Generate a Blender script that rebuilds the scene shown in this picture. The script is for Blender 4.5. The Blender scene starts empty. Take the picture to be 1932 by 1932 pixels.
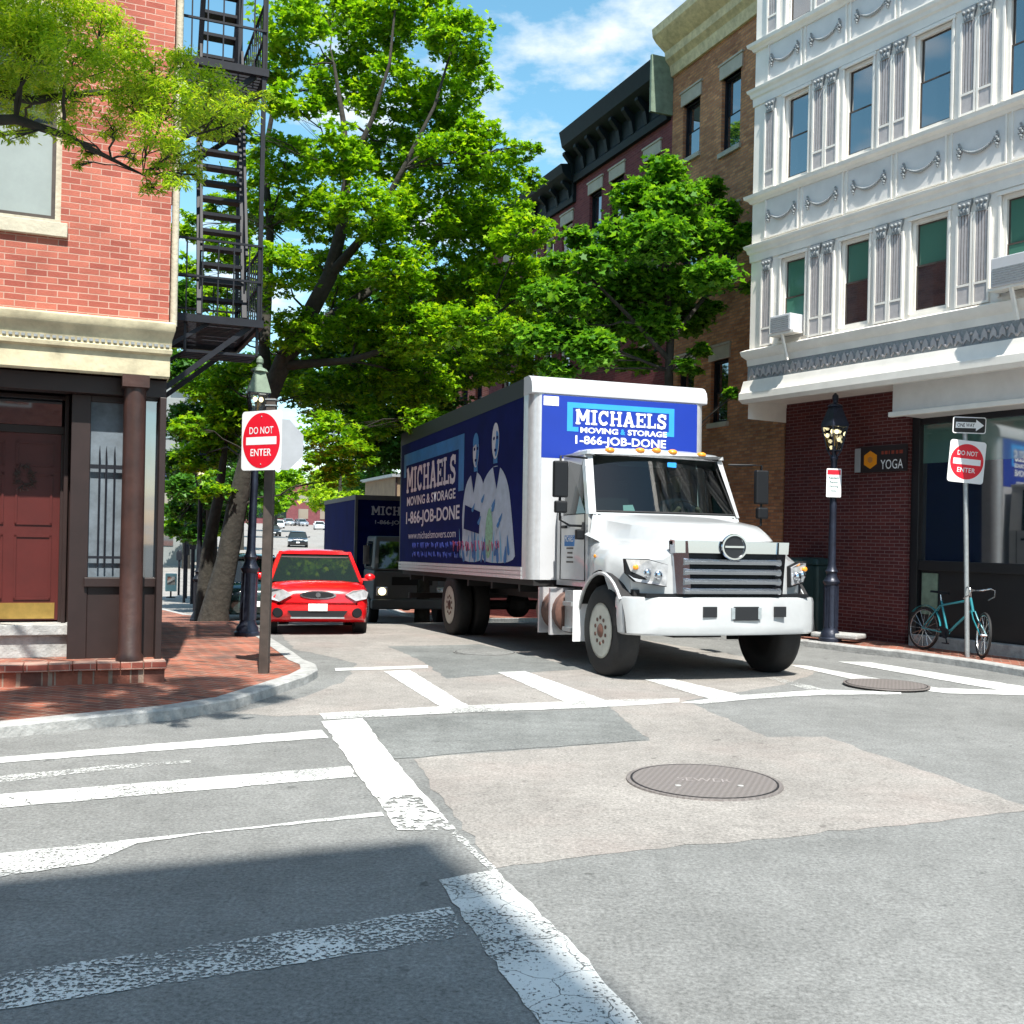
import bpy, bmesh, math, random
import numpy as np
from mathutils import Vector, Matrix
random.seed(7)
R = math.radians
SC = bpy.context.scene
COL = SC.collection
# ------------------------------------------------------------ camera
F = 2000.0; ROLL = .022; CH = 1.55; SHP = 44.0      # focal (px of 1932), roll, height, lens shift
cd = bpy.data.cameras.new('camera'); cam = bpy.data.objects.new('camera', cd); COL.objects.link(cam)
cd.sensor_width = 36; cd.lens = 36*F/1932; cd.shift_y = SHP/1932; cd.clip_end = 3000; cd.clip_start = .05
cr, sr = math.cos(ROLL), math.sin(ROLL)
cam.matrix_world = Matrix(((cr, -sr, 0, 0), (0, 0, -1, 0), (sr, cr, 0, CH), (0, 0, 0, 1)))
SC.camera = cam
SC.render.resolution_x = SC.render.resolution_y = 1024
SC.view_settings.view_transform = 'Standard'; SC.view_settings.look = 'None'
SC.view_settings.exposure = 0.82; SC.view_settings.gamma = 1; SC.view_settings.use_curve_mapping = False
# ------------------------------------------------------------ sky and sun
SUN_EL, SUN_AZ = 58, 165
w = bpy.data.worlds.new('World'); SC.world = w; w.use_nodes = True
nt = w.node_tree; nt.nodes.clear(); N = nt.nodes.new; L = nt.links.new
out = N('ShaderNodeOutputWorld'); bg = N('ShaderNodeBackground'); sky = N('ShaderNodeTexSky')
sky.sky_type = 'NISHITA'; sky.sun_disc = False
sky.sun_elevation = R(SUN_EL); sky.sun_rotation = R(SUN_AZ); sky.air_density = 1.0; sky.dust_density = .6; sky.ozone_density = 2.0
hs = N('ShaderNodeHueSaturation'); hs.inputs['Saturation'].default_value = 1.12; hs.inputs['Value'].default_value = 2.1; hs.inputs['Hue'].default_value = .472
L(sky.outputs[0], hs.inputs['Color'])
tc = N('ShaderNodeTexCoord'); sep = N('ShaderNodeSeparateXYZ'); L(tc.outputs['Generated'], sep.inputs[0])
ad = N('ShaderNodeMath'); ad.operation = 'ADD'; ad.inputs[1].default_value = .18; L(sep.outputs[2], ad.inputs[0])
dx = N('ShaderNodeMath'); dx.operation = 'DIVIDE'; L(sep.outputs[0], dx.inputs[0]); L(ad.outputs[0], dx.inputs[1])
dy = N('ShaderNodeMath'); dy.operation = 'DIVIDE'; L(sep.outputs[1], dy.inputs[0]); L(ad.outputs[0], dy.inputs[1])
cb = N('ShaderNodeCombineXYZ'); L(dx.outputs[0], cb.inputs[0]); L(dy.outputs[0], cb.inputs[1])
mp = N('ShaderNodeMapping'); mp.inputs['Location'].default_value = (5.1, 1.7, 0); L(cb.outputs[0], mp.inputs[0])
no = N('ShaderNodeTexNoise'); no.inputs['Scale'].default_value = 3.2; no.inputs['Detail'].default_value = 9; no.inputs['Roughness'].default_value = .58
L(mp.outputs[0], no.inputs['Vector'])
rp = N('ShaderNodeValToRGB'); rp.color_ramp.elements[0].position = .53; rp.color_ramp.elements[1].position = .68
last = no.outputs[0]
for cx_, cz_, rad_, amt_ in ((.19,1.38,.28,.12),(.06,1.66,.20,.12),(.03,1.98,.35,.11),(.33,1.52,.18,.04)):      # cloud banks over the street
    vd = N('ShaderNodeVectorMath'); vd.operation = 'DISTANCE'; vd.inputs[1].default_value = (cx_, cz_, 0); L(cb.outputs[0], vd.inputs[0])
    bm_ = N('ShaderNodeMapRange'); bm_.inputs['From Min'].default_value = 0; bm_.inputs['From Max'].default_value = rad_; bm_.inputs['To Min'].default_value = amt_; bm_.inputs['To Max'].default_value = 0; L(vd.outputs['Value'], bm_.inputs[0])
    sm = N('ShaderNodeMath'); sm.operation = 'ADD'; L(last, sm.inputs[0]); L(bm_.outputs[0], sm.inputs[1]); last = sm.outputs[0]
L(last, rp.inputs[0])
mx = N('ShaderNodeMix'); mx.data_type = 'RGBA'; L(rp.outputs[0], mx.inputs[0]); L(hs.outputs[0], mx.inputs[6])
mx.inputs[7].default_value = (9.5, 10.0, 10.4, 1)
L(mx.outputs[2], bg.inputs[0]); bg.inputs[1].default_value = .068; L(bg.outputs[0], out.inputs[0])
sl = bpy.data.lights.new('sun', 'SUN'); sun = bpy.data.objects.new('sun', sl); COL.objects.link(sun)
sl.energy = 5.0; sl.angle = R(.6); sl.color = (1, .96, .88)
az = R(SUN_AZ); el = R(SUN_EL)
SD = Vector((math.sin(az)*math.cos(el), math.cos(az)*math.cos(el), math.sin(el)))
sun.rotation_euler = SD.to_track_quat('Z', 'Y').to_euler()

# ------------------------------------------------------------ geometry of the place
D = (-.384, .923)          # direction of the street
KN = [(-80, 0), (12.5, 0), (15, -.05), (19.5, -.2), (25, -.65), (32, -1.05), (42, -1.15), (60, -.8), (90, -.02), (130, .85), (170, 1.8), (250, 3.5), (700, 6)]
def Hs(s):
    if s <= KN[0][0]: return 0
    for a, b in zip(KN, KN[1:]):
        if s <= b[0]: return a[1]+(s-a[0])/(b[0]-a[0])*(b[1]-a[1])
    return KN[-1][1]
def hg(x, y): return Hs(x*D[0]+y*D[1])
def ray(u, v):
    X = (u-966)/F; Y = (966-v+SHP)/F
    return (X*cr-Y*sr, 1., Y*cr+X*sr)
def G(u, v, z=0):          # where a measured point of the ground lies
    r = ray(u, v); y = .8
    while y < 500 and CH+r[2]*y > hg(r[0]*y, y)+z: y *= 1.0015
    return (r[0]*y, y)
def at(u, v, y):
    r = ray(u, v); return Vector((r[0]*y, y, CH+r[2]*y))

# ------------------------------------------------------------ mesh helpers
class MB:
    def __init__(s): s.v = []; s.f = []
    def add(s, vs, fs):
        o = len(s.v); s.v += [tuple(p) for p in vs]; s.f += [tuple(i+o for i in f) for f in fs]; return s
    def box(s, x0, x1, y0, y1, z0, z1):
        return s.add([(x0,y0,z0),(x1,y0,z0),(x1,y1,z0),(x0,y1,z0),(x0,y0,z1),(x1,y0,z1),(x1,y1,z1),(x0,y1,z1)],
            [(0,3,2,1),(4,5,6,7),(0,1,5,4),(1,2,6,5),(2,3,7,6),(3,0,4,7)])
    def quad(s, a, b, c, d): return s.add([a,b,c,d], [(0,1,2,3)])
    def beam(s, p, q, w, h=None, up=(0,0,1)):      # square bar from p to q
        h = h or w; p = Vector(p); q = Vector(q); d = (q-p).normalized(); u = Vector(up)
        if abs(d.dot(u)) > .98: u = Vector((1,0,0))
        a = d.cross(u).normalized(); b = a.cross(d).normalized(); a = a*w/2; b = b*h/2
        return s.add([p-a-b,p+a-b,p+a+b,p-a+b,q-a-b,q+a-b,q+a+b,q-a+b],
            [(0,3,2,1),(4,5,6,7),(0,1,5,4),(1,2,6,5),(2,3,7,6),(3,0,4,7)])
    def tube(s, path, rad, n=8, cap=True):
        P = [Vector(p) for p in path]; k = len(P)
        if not hasattr(rad, '__len__'): rad = [rad]*k
        rings = []; prev = None
        for i, p in enumerate(P):
            d = (P[min(i+1,k-1)]-P[max(i-1,0)]).normalized()
            u = prev if prev is not None else (Vector((0,0,1)) if abs(d.z) < .9 else Vector((1,0,0)))
            a = d.cross(u)
            if a.length < 1e-4: a = d.cross(Vector((0,1,0)))
            a.normalize(); b = a.cross(d).normalized(); prev = b
            rings.append([p+(a*math.cos(t)+b*math.sin(t))*rad[i] for t in [2*math.pi*j/n for j in range(n)]])
        return s.loft(rings, cap=cap)
    def loft(s, rings, closed=True, cap=True):
        n = len(rings[0]); vs = [p for r in rings for p in r]; fs = []
        for i in range(len(rings)-1):
            for j in range(n if closed else n-1):
                a = i*n+j; b = i*n+(j+1)%n; fs.append((a,b,b+n,a+n))
        if cap and closed:
            fs.append(tuple(range(n-1,-1,-1))); m = (len(rings)-1)*n; fs.append(tuple(range(m,m+n)))
        return s.add(vs, fs)
    def lathe(s, prof, n=16, c=(0,0,0), ax='z', ph=0):
        rings = []
        for r, h in prof:
            ring = []
            for j in range(n):
                t = 2*math.pi*j/n+ph; a, b = r*math.cos(t), r*math.sin(t)
                p = (a,b,h) if ax == 'z' else ((h,a,b) if ax == 'x' else (b,h,a))
                ring.append((p[0]+c[0],p[1]+c[1],p[2]+c[2]))
            rings.append(ring)
        return s.loft(rings)
    def prism(s, poly, o, ux, uy, t0, t1):         # 2d outline on a plane through o, from t0 to t1 along the normal
        o = Vector(o); ux = Vector(ux).normalized(); uy = Vector(uy).normalized(); n = ux.cross(uy)
        A = [o+ux*a+uy*b+n*t0 for a, b in poly]; B = [o+ux*a+uy*b+n*t1 for a, b in poly]; k = len(poly)
        return s.add(A+B, [tuple(range(k-1,-1,-1)), tuple(range(k,2*k))]+[(i,(i+1)%k,(i+1)%k+k,i+k) for i in range(k)])
    def sphere(s, c, r, n=8, sc=(1,1,1)):
        rings = []
        for i in range(1, n):
            p = math.pi*i/n
            rings.append([(c[0]+r*sc[0]*math.sin(p)*math.cos(2*math.pi*j/n*1.), c[1]+r*sc[1]*math.sin(p)*math.sin(2*math.pi*j/n), c[2]-r*sc[2]*math.cos(p)) for j in range(n)])
        return s.loft(rings)
    def build(s, name, mat, parent=None, smooth=None, bevel=0, seg=2):
        me = bpy.data.meshes.new(name); me.from_pydata([tuple(p) for p in s.v], [], s.f); me.update()
        if smooth is not None:
            me.polygons.foreach_set('use_smooth', [True]*len(me.polygons))
            me.set_sharp_from_angle(angle=R(smooth))
        me.materials.append(mat); o = bpy.data.objects.new(name, me); COL.objects.link(o)
        if parent is not None: o.parent = parent
        if bevel:
            m = o.modifiers.new('bevel', 'BEVEL'); m.width = bevel; m.segments = seg; m.limit_method = 'ANGLE'; m.angle_limit = R(35)
        return o
def tag(o, label=None, cat=None, group=None, kind=None):
    if label: o['label'] = label
    if cat: o['category'] = cat
    if group: o['group'] = group
    if kind: o['kind'] = kind
    return o
def thing(name, label, cat, loc=(0,0,0), rz=0, group=None):
    o = bpy.data.objects.new(name, None); COL.objects.link(o); o.location = loc; o.rotation_euler = (0,0,rz); o.empty_display_size = .2
    return tag(o, label, cat, group)
def copytree(o, parent=None):
    kids = [c for c in ALLKIDS.get(o.name, [])] if False else list(o.children)
    c = o.copy(); COL.objects.link(c)
    if parent is not None: c.parent = parent
    for k in kids: copytree(k, c)
    return c
def rrect(w, h, r, n=4, cx=0, cy=0):
    P = []
    for k, (sx, sy) in enumerate(((1,1),(-1,1),(-1,-1),(1,-1))):
        for i in range(n+1):
            t = math.pi/2*(k+i/n); P.append((cx+sx*(w/2-r)+r*math.cos(t), cy+sy*(h/2-r)+r*math.sin(t)))
    return P
def disc(r, n=32, cx=0, cy=0, ph=0): return [(cx+r*math.cos(2*math.pi*i/n+ph), cy+r*math.sin(2*math.pi*i/n+ph)) for i in range(n)]
def text(name, s, mat, parent, o, ux, uz, w=None, h=None, center=True, bold=.0, off=.003, thick=0, z=0):
    cu = bpy.data.curves.new(name, 'FONT'); cu.body = s; cu.size = 1; cu.offset = bold; cu.fill_mode = 'FRONT'; cu.resolution_u = 3
    t = bpy.data.objects.new(name+'_curve', cu); COL.objects.link(t)
    bpy.context.view_layer.update()
    me = bpy.data.meshes.new_from_object(t.evaluated_get(bpy.context.evaluated_depsgraph_get()))
    bpy.data.objects.remove(t); bpy.data.curves.remove(cu)
    co = np.array([v.co[:2] for v in me.vertices]); lo = co.min(0); hi = co.max(0); sz = hi-lo
    sx = (w/sz[0]) if w else h/sz[1]; sy = (h/sz[1]) if h else sx
    if not w: sx = sy
    o = Vector(o); ux = Vector(ux).normalized(); uz = Vector(uz).normalized(); n = ux.cross(uz)
    for v in me.vertices:
        a = (v.co.x-lo[0]-(sz[0]/2 if center else 0))*sx; b = (v.co.y-lo[1]-sz[1]/2)*sy
        v.co = o+ux*a+uz*b+n*off
    me.materials.clear(); me.materials.append(mat); ob = bpy.data.objects.new(name, me); COL.objects.link(ob)
    if parent is not None: ob.parent = parent
    return ob
# ------------------------------------------------------------ materials
def mat(name, col, rough=.6, metal=0, spec=.5, noise=None, bump=None, emit=None, coat=0, scale=None):
    """noise=(scale, amount): colour mottling; bump=(scale, strength)"""
    m = bpy.data.materials.new(name); m.use_nodes = True; t = m.node_tree; b = t.nodes['Principled BSDF']
    b.inputs['Base Color'].default_value = (*col, 1); b.inputs['Roughness'].default_value = rough; b.inputs['Metallic'].default_value = metal
    b.inputs['Specular IOR Level'].default_value = spec; b.inputs['Coat Weight'].default_value = coat; b.inputs['Coat Roughness'].default_value = .03
    if noise or bump: c = t.nodes.new('ShaderNodeTexCoord')
    if noise:
        n = t.nodes.new('ShaderNodeTexNoise'); n.inputs['Scale'].default_value = noise[0]; n.inputs['Detail'].default_value = 6; n.inputs['Roughness'].default_value = .65
        t.links.new(c.outputs['Object'], n.inputs['Vector'])
        r = t.nodes.new('ShaderNodeMapRange'); r.inputs['From Min'].default_value = .3; r.inputs['From Max'].default_value = .7
        r.inputs['To Min'].default_value = 1-noise[1]; r.inputs['To Max'].default_value = 1+noise[1]; t.links.new(n.outputs[0], r.inputs[0])
        x = t.nodes.new('ShaderNodeVectorMath'); x.operation = 'SCALE'; x.inputs[0].default_value = col; t.links.new(r.outputs[0], x.inputs['Scale'])
        t.links.new(x.outputs[0], b.inputs['Base Color'])
    if bump:
        n = t.nodes.new('ShaderNodeTexNoise'); n.inputs['Scale'].default_value = bump[0]; n.inputs['Detail'].default_value = 5
        t.links.new(c.outputs['Object'], n.inputs['Vector'])
        k = t.nodes.new('ShaderNodeBump'); k.inputs['Strength'].default_value = bump[1]; k.inputs['Distance'].default_value = .02
        t.links.new(n.outputs[0], k.inputs['Height']); t.links.new(k.outputs[0], b.inputs['Normal'])
    if emit: b.inputs['Emission Color'].default_value = (*emit[:3], 1); b.inputs['Emission Strength'].default_value = emit[3]
    return m
def nodes(m): t = m.node_tree; return t, t.nodes.new, t.links.new, t.nodes['Principled BSDF']
def brickmat(name, c1, c2, mortar, bw=.205, bh=.066, ms=.006, wall=True, rough=.9, bump=.5, rot=0, var=.35, stain=None, bias=0):
    m = mat(name, c1, rough, spec=.25); t, n, l, b = nodes(m)
    c = n('ShaderNodeTexCoord'); mpn = n('ShaderNodeMapping')
    if wall:
        s = n('ShaderNodeSeparateXYZ'); l(c.outputs['Object'], s.inputs[0]); a = n('ShaderNodeMath'); a.operation = 'ADD'
        l(s.outputs[0], a.inputs[0]); l(s.outputs[1], a.inputs[1]); k = n('ShaderNodeCombineXYZ'); l(a.outputs[0], k.inputs[0]); l(s.outputs[2], k.inputs[1])
        vec = k.outputs[0]
    else:
        mpn.inputs['Rotation'].default_value = (0,0,rot); l(c.outputs['Object'], mpn.inputs[0]); vec = mpn.outputs[0]
    # slight wobble so courses are not ruler straight
    wn = n('ShaderNodeTexNoise'); wn.inputs['Scale'].default_value = 2.2; l(vec, wn.inputs['Vector'])
    ws = n('ShaderNodeVectorMath'); ws.operation = 'SCALE'; ws.inputs['Scale'].default_value = .012; l(wn.outputs['Color'], ws.inputs[0])
    wa = n('ShaderNodeVectorMath'); l(vec, wa.inputs[0]); l(ws.outputs[0], wa.inputs[1])
    br = n('ShaderNodeTexBrick'); l(wa.outputs[0], br.inputs['Vector'])
    br.inputs['Color1'].default_value = (*c1,1); br.inputs['Color2'].default_value = (*c2,1); br.inputs['Mortar'].default_value = (*mortar,1)
    br.inputs['Scale'].default_value = 1; br.inputs['Brick Width'].default_value = bw; br.inputs['Row Height'].default_value = bh
    br.inputs['Mortar Size'].default_value = ms; br.inputs['Mortar Smooth'].default_value = .3; br.inputs['Bias'].default_value = bias
    nz = n('ShaderNodeTexNoise'); nz.inputs['Scale'].default_value = 1.3; nz.inputs['Detail'].default_value = 8; nz.inputs['Roughness'].default_value = .7; l(c.outputs['Object'], nz.inputs['Vector'])
    mr = n('ShaderNodeMapRange'); mr.inputs['From Min'].default_value = .3; mr.inputs['From Max'].default_value = .7; mr.inputs['To Min'].default_value = 1-var; mr.inputs['To Max'].default_value = 1+var; l(nz.outputs[0], mr.inputs[0])
    sc = n('ShaderNodeVectorMath'); sc.operation = 'SCALE'; l(br.outputs[0], sc.inputs[0]); l(mr.outputs[0], sc.inputs['Scale'])
    res = sc.outputs[0]
    if stain:
        s2 = n('ShaderNodeTexNoise'); s2.inputs['Scale'].default_value = stain[0]; s2.inputs['Detail'].default_value = 7; l(c.outputs['Object'], s2.inputs['Vector'])
        r2 = n('ShaderNodeMapRange'); r2.inputs['From Min'].default_value = stain[1]; r2.inputs['From Max'].default_value = stain[1]+.12; l(s2.outputs[0], r2.inputs[0])
        x2 = n('ShaderNodeMix'); x2.data_type = 'RGBA'; l(r2.outputs[0], x2.inputs[0]); l(res, x2.inputs[6]); x2.inputs[7].default_value = (*stain[2],1); res = x2.outputs[2]
    l(res, b.inputs['Base Color'])
    hb = n('ShaderNodeMath'); hb.operation = 'MULTIPLY_ADD'; l(br.outputs['Fac'], hb.inputs[0]); hb.inputs[1].default_value = -1
    n3 = n('ShaderNodeTexNoise'); n3.inputs['Scale'].default_value = 60; l(c.outputs['Object'], n3.inputs['Vector']); l(n3.outputs[0], hb.inputs[2])
    bp = n('ShaderNodeBump'); bp.inputs['Strength'].default_value = bump; bp.inputs['Distance'].default_value = .006; l(hb.outputs[0], bp.inputs['Height']); l(bp.outputs[0], b.inputs['Normal'])
    return m
def roadmat(name, c, tint=None, fine=.38, big=.17, cracks=.0):
    m = mat(name, c, .92, spec=.2); t, n, l, b = nodes(m); co = n('ShaderNodeTexCoord')
    def ns(s, d=6, r=.6):
        x = n('ShaderNodeTexNoise'); x.inputs['Scale'].default_value = s; x.inputs['Detail'].default_value = d; x.inputs['Roughness'].default_value = r; l(co.outputs['Object'], x.inputs['Vector']); return x
    def rng(s, a, bb, lo=.3, hi=.7):
        x = n('ShaderNodeMapRange'); x.inputs['From Min'].default_value = lo; x.inputs['From Max'].default_value = hi; x.inputs['To Min'].default_value = a; x.inputs['To Max'].default_value = bb; l(s, x.inputs[0]); return x
    f1 = rng(ns(48, 5, .85).outputs[0], 1-fine*1.5, 1+fine*1.5); f2 = rng(ns(.9).outputs[0], 1-big, 1+big); f3 = rng(ns(7, 4).outputs[0], 1-big*.6, 1+big*.6)
    a = n('ShaderNodeMath'); a.operation = 'MULTIPLY'; l(f1.outputs[0], a.inputs[0]); l(f2.outputs[0], a.inputs[1])
    a2 = n('ShaderNodeMath'); a2.operation = 'MULTIPLY'; l(a.outputs[0], a2.inputs[0]); l(f3.outputs[0], a2.inputs[1])
    last = a2.outputs[0]
    # dark oil spots, sparse
    sp = rng(ns(6.5, 3, .5).outputs[0], 1, .62, .69, .73); a3 = n('ShaderNodeMath'); a3.operation = 'MULTIPLY'; l(last, a3.inputs[0]); l(sp.outputs[0], a3.inputs[1]); last = a3.outputs[0]
    if cracks:
        vo = n('ShaderNodeTexVoronoi'); vo.feature = 'DISTANCE_TO_EDGE'; vo.inputs['Scale'].default_value = 1.1
        wv = n('ShaderNodeVectorMath'); wv.operation = 'SCALE'; wv.inputs['Scale'].default_value = .5; l(ns(2.5, 6).outputs['Color'], wv.inputs[0])
        wa = n('ShaderNodeVectorMath'); l(co.outputs['Object'], wa.inputs[0]); l(wv.outputs[0], wa.inputs[1]); l(wa.outputs[0], vo.inputs['Vector'])
        cr_ = rng(vo.outputs['Distance'], 1-cracks, 1, .0, .012); a4 = n('ShaderNodeMath'); a4.operation = 'MULTIPLY'; l(last, a4.inputs[0]); l(cr_.outputs[0], a4.inputs[1]); last = a4.outputs[0]
    sc = n('ShaderNodeVectorMath'); sc.operation = 'SCALE'; sc.inputs[0].default_value = c; l(last, sc.inputs['Scale']); res = sc.outputs[0]
    if tint:
        r2 = rng(ns(.55, 4).outputs[0], 0, tint[3], .5, .75); x2 = n('ShaderNodeMix'); x2.data_type = 'RGBA'; l(r2.outputs[0], x2.inputs[0]); l(res, x2.inputs[6]); x2.inputs[7].default_value = (*tint[:3],1); res = x2.outputs[2]
    l(res, b.inputs['Base Color'])
    bp = n('ShaderNodeBump'); bp.inputs['Strength'].default_value = .5; bp.inputs['Distance'].default_value = .004; l(ns(120, 3, .8).outputs[0], bp.inputs['Height']); l(bp.outputs[0], b.inputs['Normal'])
    return m
def paintmat(name, wear, sc=60, col=(.66,.67,.65), crack=True):
    """road paint worn through by noise"""
    m = mat(name, col, .75, spec=.3); t, n, l, b = nodes(m); co = n('ShaderNodeTexCoord')
    a = n('ShaderNodeTexNoise'); a.inputs['Scale'].default_value = sc; a.inputs['Detail'].default_value = 4; a.inputs['Roughness'].default_value = .7; l(co.outputs['Object'], a.inputs['Vector'])
    a2 = n('ShaderNodeTexNoise'); a2.inputs['Scale'].default_value = 2.1; a2.inputs['Detail'].default_value = 5; l(co.outputs['Object'], a2.inputs['Vector'])
    s = n('ShaderNodeMath'); s.operation = 'MULTIPLY_ADD'; l(a2.outputs[0], s.inputs[0]); s.inputs[1].default_value = .3; l(a.outputs[0], s.inputs[2])
    r = n('ShaderNodeMapRange'); th = wear; r.inputs['From Min'].default_value = th; r.inputs['From Max'].default_value = th+.05; l(s.outputs[0], r.inputs[0])
    fac = r.outputs[0]
    if crack:
        vo = n('ShaderNodeTexVoronoi'); vo.feature = 'DISTANCE_TO_EDGE'; vo.inputs['Scale'].default_value = 4
        wv = n('ShaderNodeVectorMath'); wv.operation = 'SCALE'; wv.inputs['Scale'].default_value = .35; l(a2.outputs['Color'], wv.inputs[0])
        wa = n('ShaderNodeVectorMath'); l(co.outputs['Object'], wa.inputs[0]); l(wv.outputs[0], wa.inputs[1]); l(wa.outputs[0], vo.inputs['Vector'])
        c2 = n('ShaderNodeMapRange'); c2.inputs['From Min'].default_value = .003; c2.inputs['From Max'].default_value = .010; l(vo.outputs['Distance'], c2.inputs[0])
        q = n('ShaderNodeMath'); q.operation = 'MULTIPLY'; l(fac, q.inputs[0]); l(c2.outputs[0], q.inputs[1]); fac = q.outputs[0]
    l(fac, b.inputs['Alpha'])
    g = n('ShaderNodeMapRange'); g.inputs['From Min'].default_value = .35; g.inputs['From Max'].default_value = .65; g.inputs['To Min'].default_value = .74; g.inputs['To Max'].default_value = 1.0; l(a2.outputs[0], g.inputs[0])
    gv = n('ShaderNodeVectorMath'); gv.operation = 'SCALE'; gv.inputs[0].default_value = col; l(g.outputs[0], gv.inputs['Scale']); l(gv.outputs[0], b.inputs['Base Color'])
    return m
def leafmat(name, cols, trans=.35):
    m = mat(name, cols[0], .45, spec=.35); t, n, l, b = nodes(m)
    g = n('ShaderNodeNewGeometry'); r = n('ShaderNodeValToRGB'); l(g.outputs['Random Per Island'], r.inputs[0])
    e = r.color_ramp.elements; e[0].color = (*cols[0],1); e[1].color = (*cols[-1],1)
    for i, c in enumerate(cols[1:-1]): x = e.new((i+1)/(len(cols)-1)); x.color = (*c,1)
    l(r.outputs[0], b.inputs['Base Color'])
    tr = n('ShaderNodeBsdfTranslucent'); mu = n('ShaderNodeVectorMath'); mu.operation = 'MULTIPLY'; mu.inputs[1].default_value = (1.5,1.35,.45); l(r.outputs[0], mu.inputs[0]); l(mu.outputs[0], tr.inputs[0])
    x = n('ShaderNodeMixShader'); x.inputs[0].default_value = trans; l(b.outputs[0], x.inputs[1]); l(tr.outputs[0], x.inputs[2]); l(x.outputs[0], t.nodes['Material Output'].inputs[0])
    return m
def glassmat(name, tint=(.35,.42,.4), rough=.02):
    m = bpy.data.materials.new(name); m.use_nodes = True; t = m.node_tree; t.nodes.clear(); n = t.nodes.new; l = t.links.new
    o = n('ShaderNodeOutputMaterial'); a = n('ShaderNodeBsdfTransparent'); a.inputs[0].default_value = (*tint,1); g = n('ShaderNodeBsdfGlossy'); g.inputs['Roughness'].default_value = rough
    f = n('ShaderNodeFresnel'); f.inputs[0].default_value = 1.6; x = n('ShaderNodeMixShader'); l(f.outputs[0], x.inputs[0]); l(a.outputs[0], x.inputs[1]); l(g.outputs[0], x.inputs[2]); l(x.outputs[0], o.inputs[0])
    return m

M = {}
M['asphalt'] = roadmat('asphalt', (.188,.191,.186), cracks=.12)
M['asphalt_patch'] = roadmat('asphalt_patch', (.165,.172,.168), big=.22)
M['beige_road'] = roadmat('beige_road', (.262,.247,.23), tint=(.33,.235,.21,.25), cracks=.15)
M['paint'] = paintmat('road_paint', .49, crack=False); M['paint_mid'] = paintmat('worn_road_paint', .545); M['paint_worn'] = paintmat('very_worn_road_paint', .635, 55, crack=False)
M['paint_torn'] = paintmat('torn_road_paint', .60, 13, crack=False)
M['granite'] = mat('granite_kerb', (.36,.36,.35), .85, noise=(9,.3), bump=(40,.4))
M['paver'] = brickmat('brick_paving', (.36,.115,.07), (.15,.07,.055), (.30,.22,.17), .2, .1, .008, wall=False, rot=R(22.6), var=.5, bump=.6, stain=(1.1,.60,(.12,.085,.075)))
M['brick_red'] = brickmat('red_brick', (.45,.145,.10), (.29,.075,.055), (.46,.29,.23), .178, .059, .005, var=.28, stain=(1.6,.66,(.17,.04,.035)))
M['brick_dark'] = brickmat('dark_red_brick', (.115,.028,.026), (.07,.016,.018), (.16,.10,.10), .17, .052, .006, var=.2)
M['brick_brown'] = brickmat('brown_brick', (.56,.27,.13), (.34,.14,.075), (.30,.19,.13), .16, .055, .008, var=.35, bump=1.)
M['brick_maroon'] = brickmat('maroon_brick', (.20,.055,.06), (.14,.035,.045), (.17,.09,.09), .16, .055, .006, var=.2)
M['white_paint'] = mat('white_trim_paint', (.77,.74,.68), .5, noise=(2.5,.09))
M['panel_paint'] = mat('pale_grey_panel_paint', (.64,.63,.61), .55, noise=(3,.08))
M['taupe'] = mat('taupe_paint', (.40,.38,.38), .6, noise=(14,.12))
M['grey_orn'] = mat('grey_ornament_paint', (.24,.26,.27), .6, noise=(30,.25))
M['cream'] = mat('cream_painted_wood', (.50,.445,.30), .65, noise=(3.5,.35), bump=(12,.3))
M['cream_stone'] = mat('cream_stone', (.50,.455,.35), .8, noise=(6,.15), bump=(30,.3))
M['stone_lintel'] = mat('pale_stone_lintel', (.42,.39,.33), .8, noise=(5,.15))
M['gold_cornice'] = mat('ochre_painted_cornice', (.58,.50,.30), .7, noise=(8,.3))
M['black_cornice'] = mat('dark_green_cornice', (.007,.013,.015), .6, spec=.2, noise=(6,.25))
M['verdigris'] = mat('green_painted_metal', (.16,.22,.16), .7, noise=(7,.3))
M['brown_wood'] = mat('dark_brown_painted_wood', (.022,.011,.010), .5, noise=(5,.2))
M['column_wood'] = mat('brown_column_wood', (.038,.015,.011), .5, noise=(4,.4), bump=(15,.2))
M['door_red'] = mat('oxblood_door_paint', (.078,.010,.008), .45, noise=(4,.12))
M['brass'] = mat('brass', (.65,.42,.12), .35, .9, noise=(8,.2))
M['iron'] = mat('black_iron', (.010,.012,.018), .55, .0, spec=.3, noise=(10,.3))
M['iron_blue'] = mat('dark_blue_iron', (.022,.027,.045), .38, .3, noise=(9,.35), bump=(25,.2))
M['pole_brown'] = mat('brown_pole_paint', (.055,.042,.035), .6, noise=(9,.35))
M['galv'] = mat('galvanised_steel', (.42,.45,.46), .45, .6, noise=(20,.15))
M['sign_white'] = mat('sign_white', (.82,.83,.84), .4, noise=(6,.05))
M['sign_back'] = mat('sign_back_aluminium', (.36,.375,.40), .5, .1, noise=(5,.08))
M['sign_red'] = mat('sign_red', (.72,.012,.03), .35, noise=(6,.06))
M['sign_black'] = mat('sign_black', (.012,.012,.014), .4)
M['truck_white'] = mat('white_truck_paint', (.46,.475,.485), .28, coat=.6, noise=(2.2,.09))
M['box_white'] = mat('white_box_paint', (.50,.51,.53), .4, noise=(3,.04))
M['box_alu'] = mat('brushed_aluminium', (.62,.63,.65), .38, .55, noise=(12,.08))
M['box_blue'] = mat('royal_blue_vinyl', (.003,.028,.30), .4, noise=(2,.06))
M['box_shade_navy'] = mat('shade_navy_vinyl', (.004,.009,.085), .7, spec=.05, noise=(1.2,.25))  # box blue with the shade put into its colour
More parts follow.
